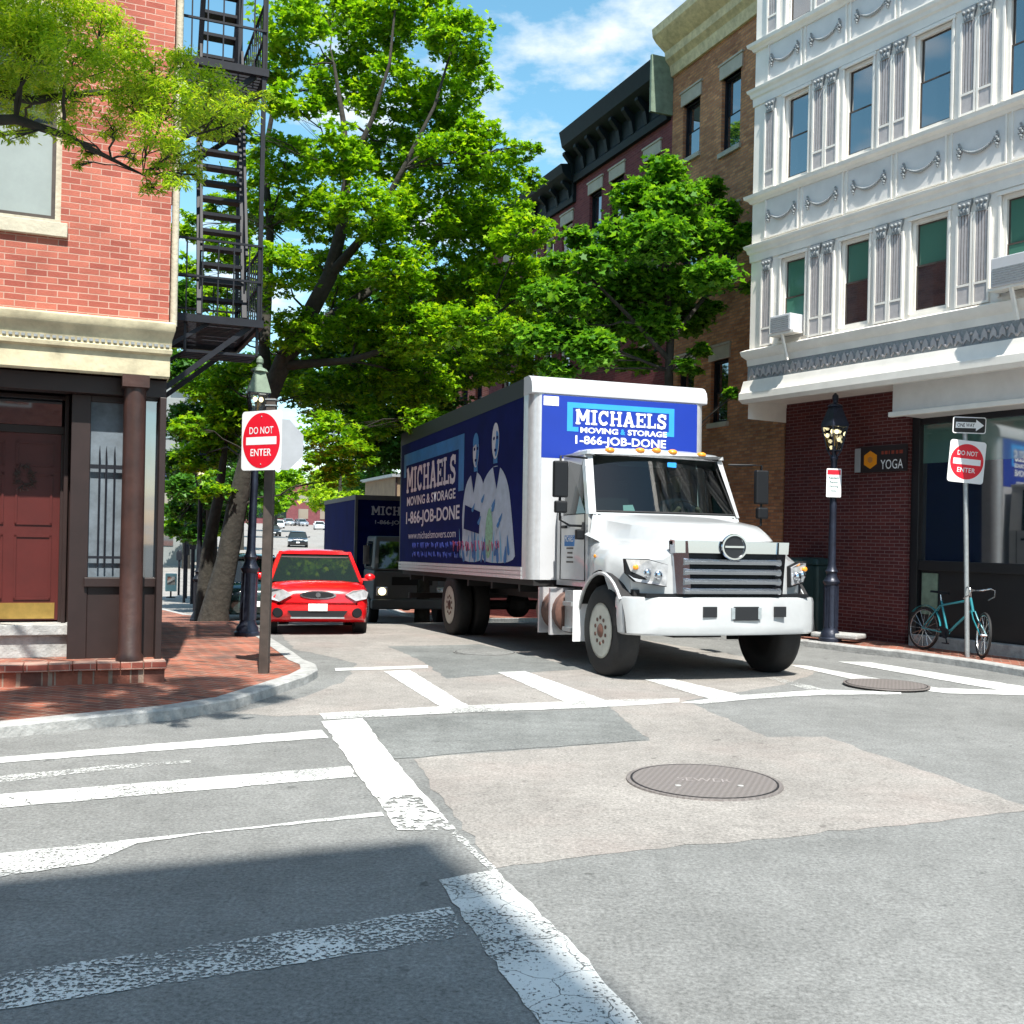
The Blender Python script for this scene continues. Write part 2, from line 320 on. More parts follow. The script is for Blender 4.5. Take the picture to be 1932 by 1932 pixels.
M['sky_vinyl'] = mat('light_blue_vinyl', (.03,.30,.80), .35, noise=(2,.1))
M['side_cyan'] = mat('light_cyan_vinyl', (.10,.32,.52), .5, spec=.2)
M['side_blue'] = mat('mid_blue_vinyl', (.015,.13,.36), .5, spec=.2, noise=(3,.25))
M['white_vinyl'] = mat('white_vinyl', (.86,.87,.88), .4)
M['side_white'] = mat('grey_lilac_vinyl', (.50,.50,.56), .5, spec=.2, noise=(4,.1))  # greyer, lilac-toned version of the white vinyl
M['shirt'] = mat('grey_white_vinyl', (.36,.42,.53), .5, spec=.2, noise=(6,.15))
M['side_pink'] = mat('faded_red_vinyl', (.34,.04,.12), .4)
M['leaf_vinyl'] = mat('green_vinyl', (.14,.32,.20), .4, noise=(20,.5))
M['chrome'] = mat('chrome', (.52,.55,.60), .14, 1)
M['rubber'] = mat('tyre_rubber', (.012,.012,.013), .75, noise=(20,.3))
M['black_plastic'] = mat('black_plastic', (.009,.010,.012), .5, spec=.25)
M['chassis'] = mat('dark_chassis', (.012,.011,.012), .7, noise=(5,.3))
M['rust'] = mat('rusty_chassis', (.12,.06,.045), .6, .2, noise=(7,.4))
M['rim'] = mat('pale_wheel_paint', (.50,.50,.44), .5, noise=(6,.15))
M['lens'] = mat('clear_lamp_lens', (.50,.51,.53), .08, .3, noise=(14,.3), coat=1)
M['amber'] = mat('amber_lens', (.85,.30,.02), .25, coat=.5)
M['lit_lens'] = mat('lit_headlamp', (.9,.85,.6), .2, emit=(1,.85,.5,1.6))
M['mark_red'] = mat('dim_red_print', (.10,.018,.045), .5, spec=.2); M['mark_blue'] = mat('dim_blue_print', (.02,.03,.14), .5, spec=.2)
M['glass_dark'] = mat('dark_window_glass', (.014,.022,.030), .03, spec=1, coat=1)
M['glass_green'] = mat('green_reflection_and_blind', (.06,.17,.125), .12, spec=.6)  # green of leafy reflections and blinds is put into the pane colour
M['car_glass'] = mat('car_glass', (.012,.02,.02), .03, spec=.7)
M['glass_clear'] = glassmat('tinted_screen_glass', (.28,.42,.40))
M['lantern_glass'] = glassmat('lantern_glass', (.8,.82,.8), .05)
M['interior'] = mat('cab_interior', (.02,.021,.023), .8)
M['car_red'] = mat('red_car_paint', (.72,.008,.012), .25, coat=.8)
M['curtain'] = mat('window_blind', (.27,.31,.30), .8, noise=(3,.1))
M['bark'] = mat('tree_bark', (.034,.031,.025), .95, noise=(9,.4), bump=(14,1))
M['bark_pale'] = mat('pale_mottled_bark', (.11,.11,.055), .95, noise=(5,.7), bump=(12,1))
M['net_curtain'] = mat('net_curtain', (.13,.16,.19), .8, noise=(6,.3))
M['band_green'] = mat('pale_green_tinted_glass', (.09,.19,.165), .05, spec=1, coat=.6)
M['bin_green'] = mat('dark_green_plastic', (.02,.045,.045), .5, noise=(5,.2))
M['cast_iron'] = mat('cast_iron_cover', (.25,.22,.21), .6, .2, noise=(25,.3))
M['pale_wall'] = mat('pale_concrete_facade', (.22,.235,.23), .8, noise=(1,.08))
M['tan_wall'] = mat('tan_boarded_wall', (.22,.16,.10), .85, noise=(2,.2))
M['bike_teal'] = mat('teal_bicycle_paint', (.02,.20,.24), .35, coat=.4)
M['steel'] = mat('bright_steel', (.6,.6,.6), .25, .9)
M['maple'] = leafmat('maple_leaves', [(.05,.145,.006),(.11,.28,.009),(.21,.43,.013),(.36,.56,.025)], .5)
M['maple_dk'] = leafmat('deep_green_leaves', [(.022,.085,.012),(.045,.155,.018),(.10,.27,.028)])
M['maple_mid'] = leafmat('glossy_maple_leaves', [(.035,.13,.012),(.085,.25,.018),(.20,.42,.03)], .48)
for k_ in ('glass_dark','band_green'): M[k_].node_tree.nodes['Principled BSDF'].inputs['IOR'].default_value = 2.1
M['locust'] = leafmat('honey_locust_leaves', [(.13,.28,.014),(.24,.42,.018),(.38,.56,.03),(.52,.62,.05)], .45)
# ============================================================ GROUND
def sheet(name, poly, off, m, kind='structure', thick=None):
    bm = bmesh.new(); vs = [bm.verts.new((x, y, 0)) for x, y in poly]; f = bm.faces.new(vs)
    bmesh.ops.triangulate(bm, faces=[f])
    for s, _ in KN[1:-1]:
        bmesh.ops.bisect_plane(bm, geom=bm.verts[:]+bm.edges[:]+bm.faces[:], plane_co=(D[0]*s, D[1]*s, 0), plane_no=(D[0], D[1], 0))
    for v in bm.verts: v.co.z = hg(v.co.x, v.co.y)+off
    bmesh.ops.recalc_face_normals(bm, faces=bm.faces[:])
    if sum(f.normal.z for f in bm.faces) < 0: bmesh.ops.reverse_faces(bm, faces=bm.faces[:])
    if thick:
        e = [x for x in bm.edges if x.is_boundary]; r = bmesh.ops.extrude_edge_only(bm, edges=e)
        for v in r['geom']:
            if isinstance(v, bmesh.types.BMVert): v.co.z -= thick
    me = bpy.data.meshes.new(name); bm.to_mesh(me); bm.free(); me.materials.append(m)
    o = bpy.data.objects.new(name, me); COL.objects.link(o); tag(o, kind=kind); return o
def rough(poly, step, amp, seed=1):
    q = random.Random(seed); out_ = []
    for a, b in zip(poly, poly[1:]+poly[:1]):
        L_ = math.dist(a, b); n = max(1, int(L_/step)) if L_ < 12 else 1; nx, ny = -(b[1]-a[1])/max(L_,1e-6), (b[0]-a[0])/max(L_,1e-6)
        for i in range(n):
            d = q.gauss(0, amp) if i else 0; out_.append((a[0]+(b[0]-a[0])*i/n+nx*d, a[1]+(b[1]-a[1])*i/n+ny*d))
    return out_
def g2(pts, z=0): return [G(u, v, z) for u, v in pts]
sheet('road', [(-500,-70),(500,-70),(500,680),(-500,680)], 0, M['asphalt'])
LK = [(-14,1.6),(-8,5.1),(-5.2,6.75),(-3.67,7.68),(-3.11,8.2),(-2.71,8.55),(-2.37,9.1),(-2.20,9.95),(-2.05,10.7),(-2.03,11.2),(-2.12,11.6),(-2.33,12.0),(-3.10,14.15),(-4.2,17.2),(-5.05,20.5),(-6.3,24),(-8.2,29),(-12,35),(-30,45)]
RK = [(40,2),(12,8.6),(8.2,10.4),(6.9,11.3),(6.25,12.2),(5.9,13.3),(5.35,14.35),(4.8,14.95),(4.39,15.72),(2.95,17.1),(2.2,18.6),(1.3,20.9),(-.6,25.4),(-2.6,30.4),(-4.2,36),(4,46),(40,60)]
beige = g2([(438,1346),(520,1352),(612,1350),(1140,1332),(1300,1321),(1480,1292),(1560,1262)])+[(3.2,14),(1.0,19),(-.8,24),(-3,30),(-6,36),(2,80),(-6,200),(-60,230),(-40,80),(-16,40),(-7,28),(-4.5,20),(-2.9,14.2),(-1.8,12.5),(-1.7,11),(-1.9,9.9)]
sheet('road_concrete_far', rough(beige, .15, .018), .0012, M['beige_road'])
sheet('road_concrete_patch', g2([(780,1433),(870,1424),(1226,1398),(1151,1334),(1286,1319),(1446,1391),(1556,1390),(1932,1519),(2100,1575),(2100,1518),(1466,1583),(1166,1610),(966,1633),(935,1640),(840,1518)][:1]) if False else
      rough(g2([(780,1433),(870,1424),(1226,1398),(1151,1334),(1286,1319),(1446,1391),(1556,1390),(1932,1519),(1945,1530),(1466,1583),(1166,1610),(966,1633),(935,1640),(840,1518)]), .12, .014), .0019, M['beige_road'])
sheet('road_patch_grey', rough(g2([(732,1220),(906,1216),(1100,1263),(937,1273),(842,1281),(800,1250)]), .12, .014), .0026, M['asphalt_patch'])
sheet('road_patch_band', rough(g2([(686,1359),(1148,1338),(1222,1397),(870,1422),(790,1430),(740,1433)]), .12, .014), .0033, M['asphalt_patch'])
# painted markings
marks = [
 ('paint', [(-90,1446),(0,1430),(607,1378),(620,1393),(0,1441),(-90,1458)]),
 ('paint_worn', [(0,1466),(200,1446),(360,1436),(360,1440),(200,1454),(0,1478)]),
 ('paint_mid', [(-110,1512),(0,1500),(640,1448),(660,1446),(675,1467),(0,1526),(-110,1540)]),
 ('paint_mid', [(-120,1627),(0,1612),(350,1575),(720,1534),(725,1541),(380,1574),(260,1593),(175,1630),(0,1656),(-120,1676)]),
 ('paint_worn', [(-180,1870),(0,1840),(430,1778),(850,1713),(885,1768),(430,1842),(0,1908),(-180,1940)]),
 ('paint_worn', [(862,1567),(940,1646),(928,1648),(850,1575)]),
 ('paint_mid', [(935,1643),(966,1673),(1081,1783),(1210,1934),(1330,2080),(1120,2080),(1018,1932),(966,1863),(870,1728),(828,1663),(880,1652)]),
 ('paint', [(606,1362),(684,1356),(742,1433),(800,1500),(838,1540),(812,1530),(790,1505),(760,1498),(728,1512),(702,1500),(660,1440)]),
 ('paint_torn', [(704,1496),(802,1502),(862,1568),(750,1568),(735,1546)]),
 ('paint_mid', [(602,1347),(823,1334.5),(1062,1325),(1170,1321),(1282,1318.6),(1282,1326),(1138,1335.7),(861,1346),(612,1359)]),
 ('paint', [(631,1261.6),(808,1256),(808,1261.5),(633,1266.5)]),
 ('paint', [(724,1267.5),(773,1265),(882,1332.5),(832,1335)]),
 ('paint', [(939,1269),(990,1267),(1142,1322.5),(1066,1325.5)]),
 ('paint_mid', [(1216,1283),(1261,1280),(1396,1312),(1340,1320)]),
 ('paint_worn', [(1446,1280),(1466,1279),(1561,1303),(1531,1304)]),
 ('paint_mid', [(1284,1327),(1381,1313.5),(1556,1302),(1700,1307),(1700,1311),(1560,1312),(1420,1320),(1326,1329)]),
 ('paint', [(1490,1256),(1522,1257),(1700,1289),(1770,1299),(1932,1305),(1990,1309),(1990,1318),(1932,1313),(1786,1309),(1650,1292)]),
 ('paint', [(1581,1249),(1640,1250),(1932,1296),(2000,1306),(2000,1311),(1880,1302)]),
]
for i, (mm, pts) in enumerate(marks):
    sheet('road_marking', rough(g2(pts), .07, .005, i), .0042+.0001*i, M[mm])
# pavements
SW = .09
sheet('sidewalk', LK+[(-60,60),(-60,1.6)], SW, M['paver'])
sheet('sidewalk', RK[::-1]+[(40,2)][:0], SW, M['paver'])
def kerb(name, path, wd=.17, side=1, label=None):
    P = []
    for a, b in zip(path, path[1:]):
        n = max(1, int(math.dist(a, b)/.7)); P += [(a[0]+(b[0]-a[0])*i/n, a[1]+(b[1]-a[1])*i/n) for i in range(n)]
    P.append(path[-1]); rings = []
    for i, p in enumerate(P):
        q = P[min(i+1, len(P)-1)]; r = P[max(i-1, 0)]; d = Vector((q[0]-r[0], q[1]-r[1])).normalized(); nn = Vector((-d.y, d.x))*side
        z = hg(*p); a = Vector(p)-nn*.01; b = Vector(p)+nn*wd
        rings.append([(a.x,a.y,z-.3),(b.x,b.y,z-.3),(b.x,b.y,z+SW+.006),(a.x+nn.x*.015,a.y+nn.y*.015,z+SW+.006),(a.x,a.y,z+SW-.01)])
    o = MB().loft(rings).build(name, M['granite'], smooth=40); tag(o, kind='structure'); return o
kerb('kerb', LK, side=1); kerb('kerb', RK, side=-1)

# ============================================================ BUILDING TOOLS
def wall(mb, x0, x1, z0, z1, y, holes=(), depth=.12):
    xs = sorted({x0, x1, *[h[0] for h in holes], *[h[1] for h in holes]}); zs = sorted({z0, z1, *[h[2] for h in holes], *[h[3] for h in holes]})
    xs = [x for x in xs if x0 <= x <= x1]; zs = [z for z in zs if z0 <= z <= z1]
    for a, b in zip(xs, xs[1:]):
        for c, d in zip(zs, zs[1:]):
            mx_, mz = (a+b)/2, (c+d)/2
            if any(h[0] < mx_ < h[1] and h[2] < mz < h[3] for h in holes): continue
            mb.quad((a,y,c),(b,y,c),(b,y,d),(a,y,d))
    for a, b, c, d in holes:
        e = y+depth
        mb.quad((a,y,c),(a,e,c),(b,e,c),(b,y,c)); mb.quad((a,y,d),(b,y,d),(b,e,d),(a,e,d))
        mb.quad((a,y,c),(a,y,d),(a,e,d),(a,e,c)); mb.quad((b,y,c),(b,e,c),(b,e,d),(b,y,d))
def window(par, x0, x1, z0, z1, y, fm='white_paint', sash='sign_black', glass=('glass_dark','glass_dark'), fw=.05, blind=0, sashw=.025, mid=.5, up_frame=None):
    """sash window: frame with an upper and a lower pane as its pieces"""
    f = MB(); f.box(x0, x0+fw, y, y+.06, z0, z1); f.box(x1-fw, x1, y, y+.06, z0, z1); f.box(x0+fw, x1-fw, y, y+.06, z1-fw, z1); f.box(x0+fw, x1-fw, y, y+.06, z0, z0+fw)
    fo = f.build('window', M[fm], par); a, b, c, d = x0+fw, x1-fw, z0+fw, z1-fw; zm = c+(d-c)*mid
    s = MB()
    for (c0, c1, yy) in ((c, zm, y+.022), (zm-.01, d, y+.045)):
        s.box(a, a+sashw, yy, yy+.02, c0, c1); s.box(b-sashw, b, yy, yy+.02, c0, c1); s.box(a+sashw, b-sashw, yy, yy+.02, c0, c0+sashw); s.box(a+sashw, b-sashw, yy, yy+.02, c1-sashw, c1)
    s.build('sash', M[sash], fo)
    MB().box(a, b, y+.052, y+.062, zm, d).build('upper_pane', M[glass[0]], fo)
    MB().box(a, b, y+.03, y+.04, c, zm).build('lower_pane', M[glass[1]], fo)
    return fo
ANG = math.atan2(.384, .923)

# ============================================================ LEFT CORNER BUILDING
lb = thing('corner_building', 'red brick corner building with cream cornice over a dark brown doorway, at the left edge', 'building', (-3.33, 10.15, 0), ANG)
wins = [(-2.12,-.97,4.33,6.15), (-2.12,-.97,7.6,9.2), (-4.6,-3.45,4.33,6.15), (-4.6,-3.45,7.6,9.2)]
b = MB(); wall(b, -9, 0, 3.44, 9.9, 0, wins, .14); b.quad((0,0,3.44),(0,9,3.44),(0,9,9.9),(0,0,9.9)); b.quad((-9,9,.0),(-9,9,9.9),(0,9,9.9),(0,9,0)); b.quad((-9,0,0),(-9,0,9.9),(-9,9,9.9),(-9,9,0)); b.quad((-9,0,9.9),(0,0,9.9),(0,9,9.9),(-9,9,9.9))
b.build('brick_wall', M['brick_red'], lb)
for x0, x1, z0, z1 in wins:
    wo = window(lb, x0, x1, z0, z1, .06, 'cream_stone', 'pole_brown', ('glass_dark','curtain'), .05, sashw=.035)
    MB().box(x0-.02, x1+.06, -.05, .09, z0-.13, z0).build('sill', M['cream_stone'], wo, bevel=.006)
    MB().box(x0-.06, x1+.06, -.015, .09, z1, z1+.2).build('lintel', M['cream_stone'], wo, bevel=.006)
# cornice over the shopfront: profile swept along the front and returned along the side
prof = [(0,2.97),(-.03,2.97),(-.045,2.99),(-.045,3.18),(-.085,3.20),(-.09,3.235),(-.07,3.25),(-.08,3.33),(-.12,3.38),(-.15,3.42),(-.155,3.475),(-.10,3.50),(0,3.50)]
rings = [[(-9, y, z) for y, z in prof], [(-y*.35+.0, y, z) for y, z in prof], [(-y*.35, 9, z) for y, z in prof]]
c = MB().loft(rings, closed=True)
co = c.build('cornice', M['cream'], lb, smooth=35)
dn = MB()
for i in range(62): dn.box(-3.2+i*.052, -3.2+i*.052+.03, -.092, -.06, 3.262, 3.285)
dn.build('dentils', M['grey_orn'], co)
# brown shopfront
b = MB(); b.box(-9, .0, .1, .3, 2.8, 2.97); b.box(-.84, -.67, .24, .8, .28, 2.8); b.box(-.38, -.33, .24, .3, 1.03, 2.8); b.box(-.67, -.38, .24, .3, 2.74, 2.8)
b.box(-.67, .0, .25, .32, .28, 1.0); b.box(-.70, .0, .20, .25, .97, 1.06); b.box(-.06, .0, .04, .3, .1, 2.8); b.box(-.02, -.001, .3, 9, -.8, 2.97)
b.box(-9, -1.86, .3, .9, .1, 2.8); b.box(-1.86, -.84, .66, .76, 2.44, 2.52); b.box(-1.86,-.84,.66,.76,2.78,2.82); b.box(-9,-.02,.9,.95,.1,2.97); b.box(-.93,-.84,.64,.74,.6,2.44)
b.box(-.9,-.86,.55,.66,.6,2.82)
b.build('shopfront', M['brown_wood'], lb, bevel=.006)
b = MB(); b.box(-.62, -.1, .262, .262+.01, .42, .9); b.build('apron_panel', M['brown_wood'], lb)
gl = MB().box(-.67, -.38, .285, .295, 1.06, 2.74).box(-.33, -.06, .285, .295, 1.06, 2.8).build('side_light', M['net_curtain'], lb)
MB().box(-.33, -.06, .282, .284, 1.06, 2.8).build('pane', M['glass_dark'], gl)
bars = MB()
for x in (-.585, -.525, -.45): bars.tube([(x,.235,1.16),(x,.235,2.25),(x+.001,.235,2.32)], [.009,.009,.002], 6)
bars.box(-.67,-.38,.228,.242,1.24,1.265); bars.box(-.67,-.38,.228,.242,2.1,2.14); bars.build('window_bars', M['iron'], gl)
MB().box(-1.86, -.93, .69, .70, 2.52, 2.78).build('transom_pane', M['glass_dark'], lb)
dr = MB().box(-1.84, -.93, .68, .72, .62, 2.44).build('door', M['door_red'], lb)
pn = MB()
for x0, x1 in ((-1.33,-1.0),(-1.76,-1.43)):
    for z0, z1 in ((2.12,2.36),(1.55,2.05),(.82,1.45)):
        for q in ((x0,x1,z0,z0+.02),(x0,x1,z1-.02,z1),(x0,x0+.02,z0,z1),(x1-.02,x1,z0,z1)): pn.box(q[0],q[1],.668,.682,q[2],q[3])
pn.build('panel_moulding', M['door_red'], dr)
MB().box(-1.80, -.96, .672, .682, .635, .79).build('kick_plate', M['brass'], dr)
MB().lathe([(.01,.62),(.03,.61),(.03,.63),(.012,.66),(.012,.68)], 10, (-1.74,0,1.3), 'y').build('door_knob', M['brass'], dr)
wr = MB(); rr = random.Random(3)
for i in range(90):
    t = rr.random()*6.283; r = .1+rr.gauss(0,.012); p = Vector((-1.25+r*math.cos(t)*.75, .655, 2.02+r*math.sin(t))); q = p+Vector((rr.uniform(-.05,.05), rr.uniform(-.02,.0), rr.uniform(-.05,.05))); wr.tube([p,q], [.005,.002], 4)
tag(wr.build('wreath', M['pole_brown']), 'small twig wreath hanging on the oxblood door', 'wreath')
bpy.data.objects['wreath'].location = lb.location; bpy.data.objects['wreath'].rotation_euler = lb.rotation_euler
MB().box(-1.95, -.70, .42, .9, .28, .5).box(-1.95, -.66, .36, .9, .5, .6).build('door_step', M['granite'], lb, bevel=.008)
st = MB().box(-9, .02, -.14, .95, .0, .283); st.build('porch_step', M['paver'], lb)
rk = MB()
for i in range(44): rk.box(-8.98+i*.205, -8.98+i*.205+.195, -.175, .03, .218, .29)
rk.build('step_edge_brick', M['brick_red'], lb, bevel=.005)
cl = MB(); pr = [(.125,.29),(.125,.33),(.105,.36),(.104,1.5),(.1,2.7),(.097,2.86)]
cl.lathe(pr, 24, (-.29,-.03,0)); cl.box(-.41,-.17,-.15,.09,2.86,2.97); cl.build('column', M['column_wood'], lb, smooth=40)
ln = MB(); ln.sphere((-.78,.5,2.62), .06, 10); ln.tube([(-.78,.66,2.7),(-.78,.5,2.73),(-.78,.5,2.67)], .01, 6); ln.build('porch_lamp', M['lantern_glass'], lb, smooth=60)
MB().tube([(.05,.1,3.5),(.05,.1,9.9)], .035, 8).build('downspout', M['cream_stone'], lb, smooth=60)
b = MB()
for z in (5.0, 8.2): b.box(.0,.14,.9,1.25,z,z+1.7)
b.build('side_shutter', M['iron'], lb)

# fire escape on the street side of it
fe = thing('fire_escape', 'black iron fire escape climbing the street side of the brick corner building', 'fire escape', (-3.33, 10.15, 0), ANG)
def plat(z, y0, y1, x1=1.25):
    p = MB(); p.box(.0,x1,y0,y0+.05,z-.09,z); p.box(.0,x1,y1-.05,y1,z-.09,z); p.box(x1-.05,x1,y0+.05,y1-.05,z-.09,z); p.box(.0,.05,y0+.05,y1-.05,z-.09,z)
    n = int((y1-y0)/.09)
    for i in range(1, n): p.box(.05,x1-.05,y0+i*.09,y0+i*.09+.035,z-.035,z-.01)
    o = p.build('platform', M['iron'], fe)
    r = MB()
    for zz in (z+.45, z+.88): r.beam((x1-.03,y0,zz),(x1-.03,y1,zz),.025); r.beam((.05,y0+.02,zz),(x1-.03,y0+.02,zz),.025); r.beam((.05,y1-.02,zz),(x1-.03,y1-.02,zz),.025)
    k = int((y1-y0)/.16)
    for i in range(k+1): r.beam((x1-.03,y0+.01+(y1-y0-.02)*i/k,z),(x1-.03,y0+.01+(y1-y0-.02)*i/k,z+.88),.016)
    for i in range(1,7): r.beam((x1*i/7,y0+.02,z),(x1*i/7,y0+.02,z+.88),.016); r.beam((x1*i/7,y1-.02,z),(x1*i/7,y1-.02,z+.88),.016)
    r.build('railing', M['iron'], o)
    s = MB()
    for yy in (y0+.1, y1-.1): MB().beam((0,yy,z-1.0),(x1-.15,yy,z-.08),.06).beam((0,yy,z-.5),(x1*.5,yy,z-.08),.045).build('bracket', M['iron'], o)
def flight(p0, p1, wdt, n):
    a = MB(); p0 = Vector(p0); p1 = Vector(p1)
    for dx_ in (0, wdt): a.beam(p0+Vector((dx_,0,0)), p1+Vector((dx_,0,0)), .055, .14)
    o = a.build('stair_stringer', M['iron'], fe)
    t = MB()
    for i in range(1, n):
        q = p0+(p1-p0)*i/n; t.box(q.x+.02, q.x+wdt-.02, q.y-.09, q.y+.09, q.z-.02, q.z+.02)
    t.build('tread', M['iron'], o)
    h = MB()
    for dx_ in (0, wdt):
        u = Vector((dx_,-.12,.75)); h.beam(p0+u, p1+u, .03)
        for i in range(1, n, 3): q = p0+(p1-p0)*i/n; h.beam(q+Vector((dx_,0,0)), q+u, .02)
    h.build('handrail', M['iron'], o)
plat(4.05, 2.2, 4.2); plat(7.05, 2.2, 4.6); 
flight((.52,2.35,4.05), (.60,3.7,7.05), .52, 13)
flight((.62,4.2,7.05), (.62,3.0,9.95), .45, 12)
s = MB(); s.beam((1.2,2.25,4.0),(1.2,2.25,9.6),.05); s.beam((1.2,4.15,4.0),(1.2,4.4,9.6),.05); s.build('hanger_post', M['iron'], fe)
s = MB()
for k in range(5): s.box(.35,1.2,2.3+.12*k,2.34+.12*k,3.62,3.65)
s.beam((.36,2.3,3.63),(.36,2.3,4.0),.03); s.beam((1.19,2.3,3.63),(1.19,2.3,4.0),.03); s.build('drop_ladder_cradle', M['iron'], fe)

# ============================================================ WHITE BUILDING, right
wb = thing('white_bay_building', 'white three storey building with swags and paired pilasters over dark brick, right edge', 'building', (4.47, 17.45, 0), math.atan2(-.854, .52))
XE = 11.5
b = MB(); b.quad((0,0,-.5),(2.42,0,-.5),(2.42,0,3.8),(0,0,3.8)); b.quad((0,0,-.5),(0,0,3.8),(0,8,3.8),(0,8,-.5)); b.quad((2.42,0,-.5),(2.42,.25,-.5),(2.42,.25,3.8),(2.42,0,3.8))
b.build('brick_wall', M['brick_dark'], wb); MB().box(8.2,XE,0,.3,-.5,3.4).build('brick_pier', M['brick_dark'], wb)
# shopfront
s = MB(); s.box(2.43,2.56,.06,.2,.0,3.45); s.box(2.56,8.2,.08,.2,3.28,3.45); s.box(2.56,8.2,.08,.2,1.18,1.32); s.box(4.28,4.4,.07,.2,.15,3.28); s.box(6.1,6.2,.07,.2,.15,3.28); s.box(2.56,8.2,.14,.22,.1,1.18)
s.build('shopfront_frame', M['sign_black'], wb, bevel=.005)
for x0, x1 in ((2.56,4.28),(4.4,6.1),(6.2,8.2)):
    o = MB().box(x0,x1,.15,.16,1.32,3.28).build('shop_window', M['glass_dark'], wb)
    MB().box(x0,x1,.145,.149,2.72,3.28).build('tinted_band', M['band_green'], o)
MB().box(2.60,2.86,.12,.139,.55,1.14).build('kick_panel', M['verdigris'], wb)
MB().box(2.5,8.2,-.02,.14,.0,.25).build('sill_step', M['granite'], wb, bevel=.01)
# upper storeys, standing forward of the brick
Y = -.85
cols = [(.66,1.16),(1.84,2.36),(3.06,3.64)]+[(4.40+1.33*i, 4.98+1.33*i) for i in range(6)]
rows = [(4.66,5.93),(7.12,8.44),(9.55,10.85)]
holes = [(a,b_,c0,c1) for a,b_ in cols for c0,c1 in rows]
b = MB(); wall(b, 0, XE, 3.8, 12.2, Y, holes, .12); b.quad((0,Y,3.5),(0,Y,12.2),(0,8,12.2),(0,8,3.5)); b.quad((0,Y,12.2),(XE,Y,12.2),(XE,8,12.2),(0,8,12.2)); b.quad((XE,8,0),(XE,Y,3.5),(XE,Y,12.2),(XE,8,12.2))
b.quad((0,Y,3.8),(0,.0,3.8),(XE,.0,3.8),(XE,Y,3.8)); b.build('upper_wall', M['white_paint'], wb)
def sweep(name, pr, mt, x0=-.0, x1=XE, parent=wb, ret=True):
    """moulding: (out, z) profile along the front and returned round the far corner"""
    r1 = [(x1, Y-a, z) for a, z in pr]; r2 = [(x0-a, Y-a, z) for a, z in pr]; r3 = [(x0-a, 4, z) for a, z in pr]
    return MB().loft([r1, r2, r3] if ret else [r1, [(x0, Y-a, z) for a, z in pr]]).build(name, mt, parent, smooth=30)
for z in (6.98, 9.42):
    sweep('sill_cornice', [(-.01,z-.05),(.03,z-.04),(.05,z),(.10,z+.03),(.11,z+.08),(.04,z+.11),(-.01,z+.12)], M['white_paint'])
for z in (6.0, 8.5, 10.95):
    sweep('frieze_moulding', [(-.01,z),(.02,z),(.025,z+.12),(.05,z+.14),(.06,z+.19),(.09,z+.22),(.10,z+.26),(.03,z+.29),(-.01,z+.29)], M['white_paint'])
sweep('base_cornice', [(-.01,4.34),(.02,4.34),(.03,4.44),(.09,4.50),(.11,4.57),(.05,4.60),(-.01,4.61)], M['white_paint'])
sweep('carved_band_backing', [(-.01,4.10),(.015,4.10),(.015,4.34),(-.01,4.34)], M['grey_orn'])
sweep('canopy', [(-.01,3.74),(.07,3.74),(.11,3.80),(.11,3.90),(.09,3.93),(.07,4.05),(.06,4.10),(-.01,4.11)], M['white_paint'])
cv = MB(); rr = random.Random(5)
for i in range(92):
    x = .04+i*.125; y = Y-.015
    cv.prism([(0,0),(.05,.06),(.10,.02),(.09,.10),(.05,.17),(.015,.11)], (x,y-.022,4.13), (1,0,0), (0,0,1), -.02, .0)
    cv.sphere((x+.11,y-.01,4.16+.1*(i%2)), .022, 6)
cv.build('carved_leaf', M['taupe'], wb)
# lower deep fascia over the shop
MB().box(2.6,XE,-.6,.05,3.36,3.80).build('shop_fascia', M['verdigris'] if False else M['panel_paint'], wb, bevel=.01)
MB().box(2.56,XE,-.64,-.55,3.33,3.40).build('fascia_lip', M['white_paint'], wb, bevel=.01)
gi = 0
for r, (z0, z1) in enumerate(rows):
    for i, (x0, x1) in enumerate(cols):
        g = (('glass_green','glass_green') if i in (0,3) else ('glass_green','glass_dark')) if r == 0 else ('glass_dark','glass_dark')
        wo = window(wb, x0+.0, x1, z0, z1, Y+.03, 'white_paint', 'pole_brown', g, .05, sashw=.02, mid=.52)
        tr = MB(); tr.box(x0-.035,x0,Y-.02,Y+.02,z0-.0,z1); tr.box(x1,x1+.035,Y-.02,Y+.02,z0,z1); tr.box(x0-.05,x1+.05,Y-.03,Y+.02,z1,z1+.05); tr.build('trim', M['white_paint'], wo, bevel=.004)
def pil(x, z0, z1):
    o = MB(); w_ = .085
    for a in (-w_,-w_*.5,0,w_*.5): o.box(x+a-.0,x+a+.03,Y-.028,Y+.01,z0+.3,z1-.2)
    s_ = o.build('pilaster', M['taupe'], wb)
    e = MB(); e.box(x-w_-.035,x-w_-.005,Y-.04,Y+.01,z0,z1-.18); e.box(x+w_+.005,x+w_+.035,Y-.04,Y+.01,z0,z1-.18); e.box(x-w_-.005,x+w_+.005,Y-.038,Y+.01,z0+.26,z0+.29); e.box(x-w_-.005,x+w_+.005,Y-.038,Y+.01,z0,z0+.03); e.build('edge_strip', M['white_paint'], s_)
    MB().box(x-w_,x+w_,Y-.03,Y+.01,z0+.03,z0+.26).build('base_block', M['taupe'], s_)
    c = MB(); c.prism([(-.06,0),(.06,0),(.075,.08),(.1,.15),(.1,.185),(-.1,.185),(-.1,.15),(-.075,.08)], (x,Y,z1-.2), (1,0,0), (0,0,1), -.005, .05)
    for k in (-1,0,1): c.sphere((x+k*.045,Y-.05,z1-.15), .022, 6, (1,.8,1.6)); c.sphere((x+k*.065,Y-.055,z1-.075), .024, 6)
    c.build('capital', M['grey_orn'], s_)
px = [.375]
allc = [(.66,1.16)]+cols[1:]
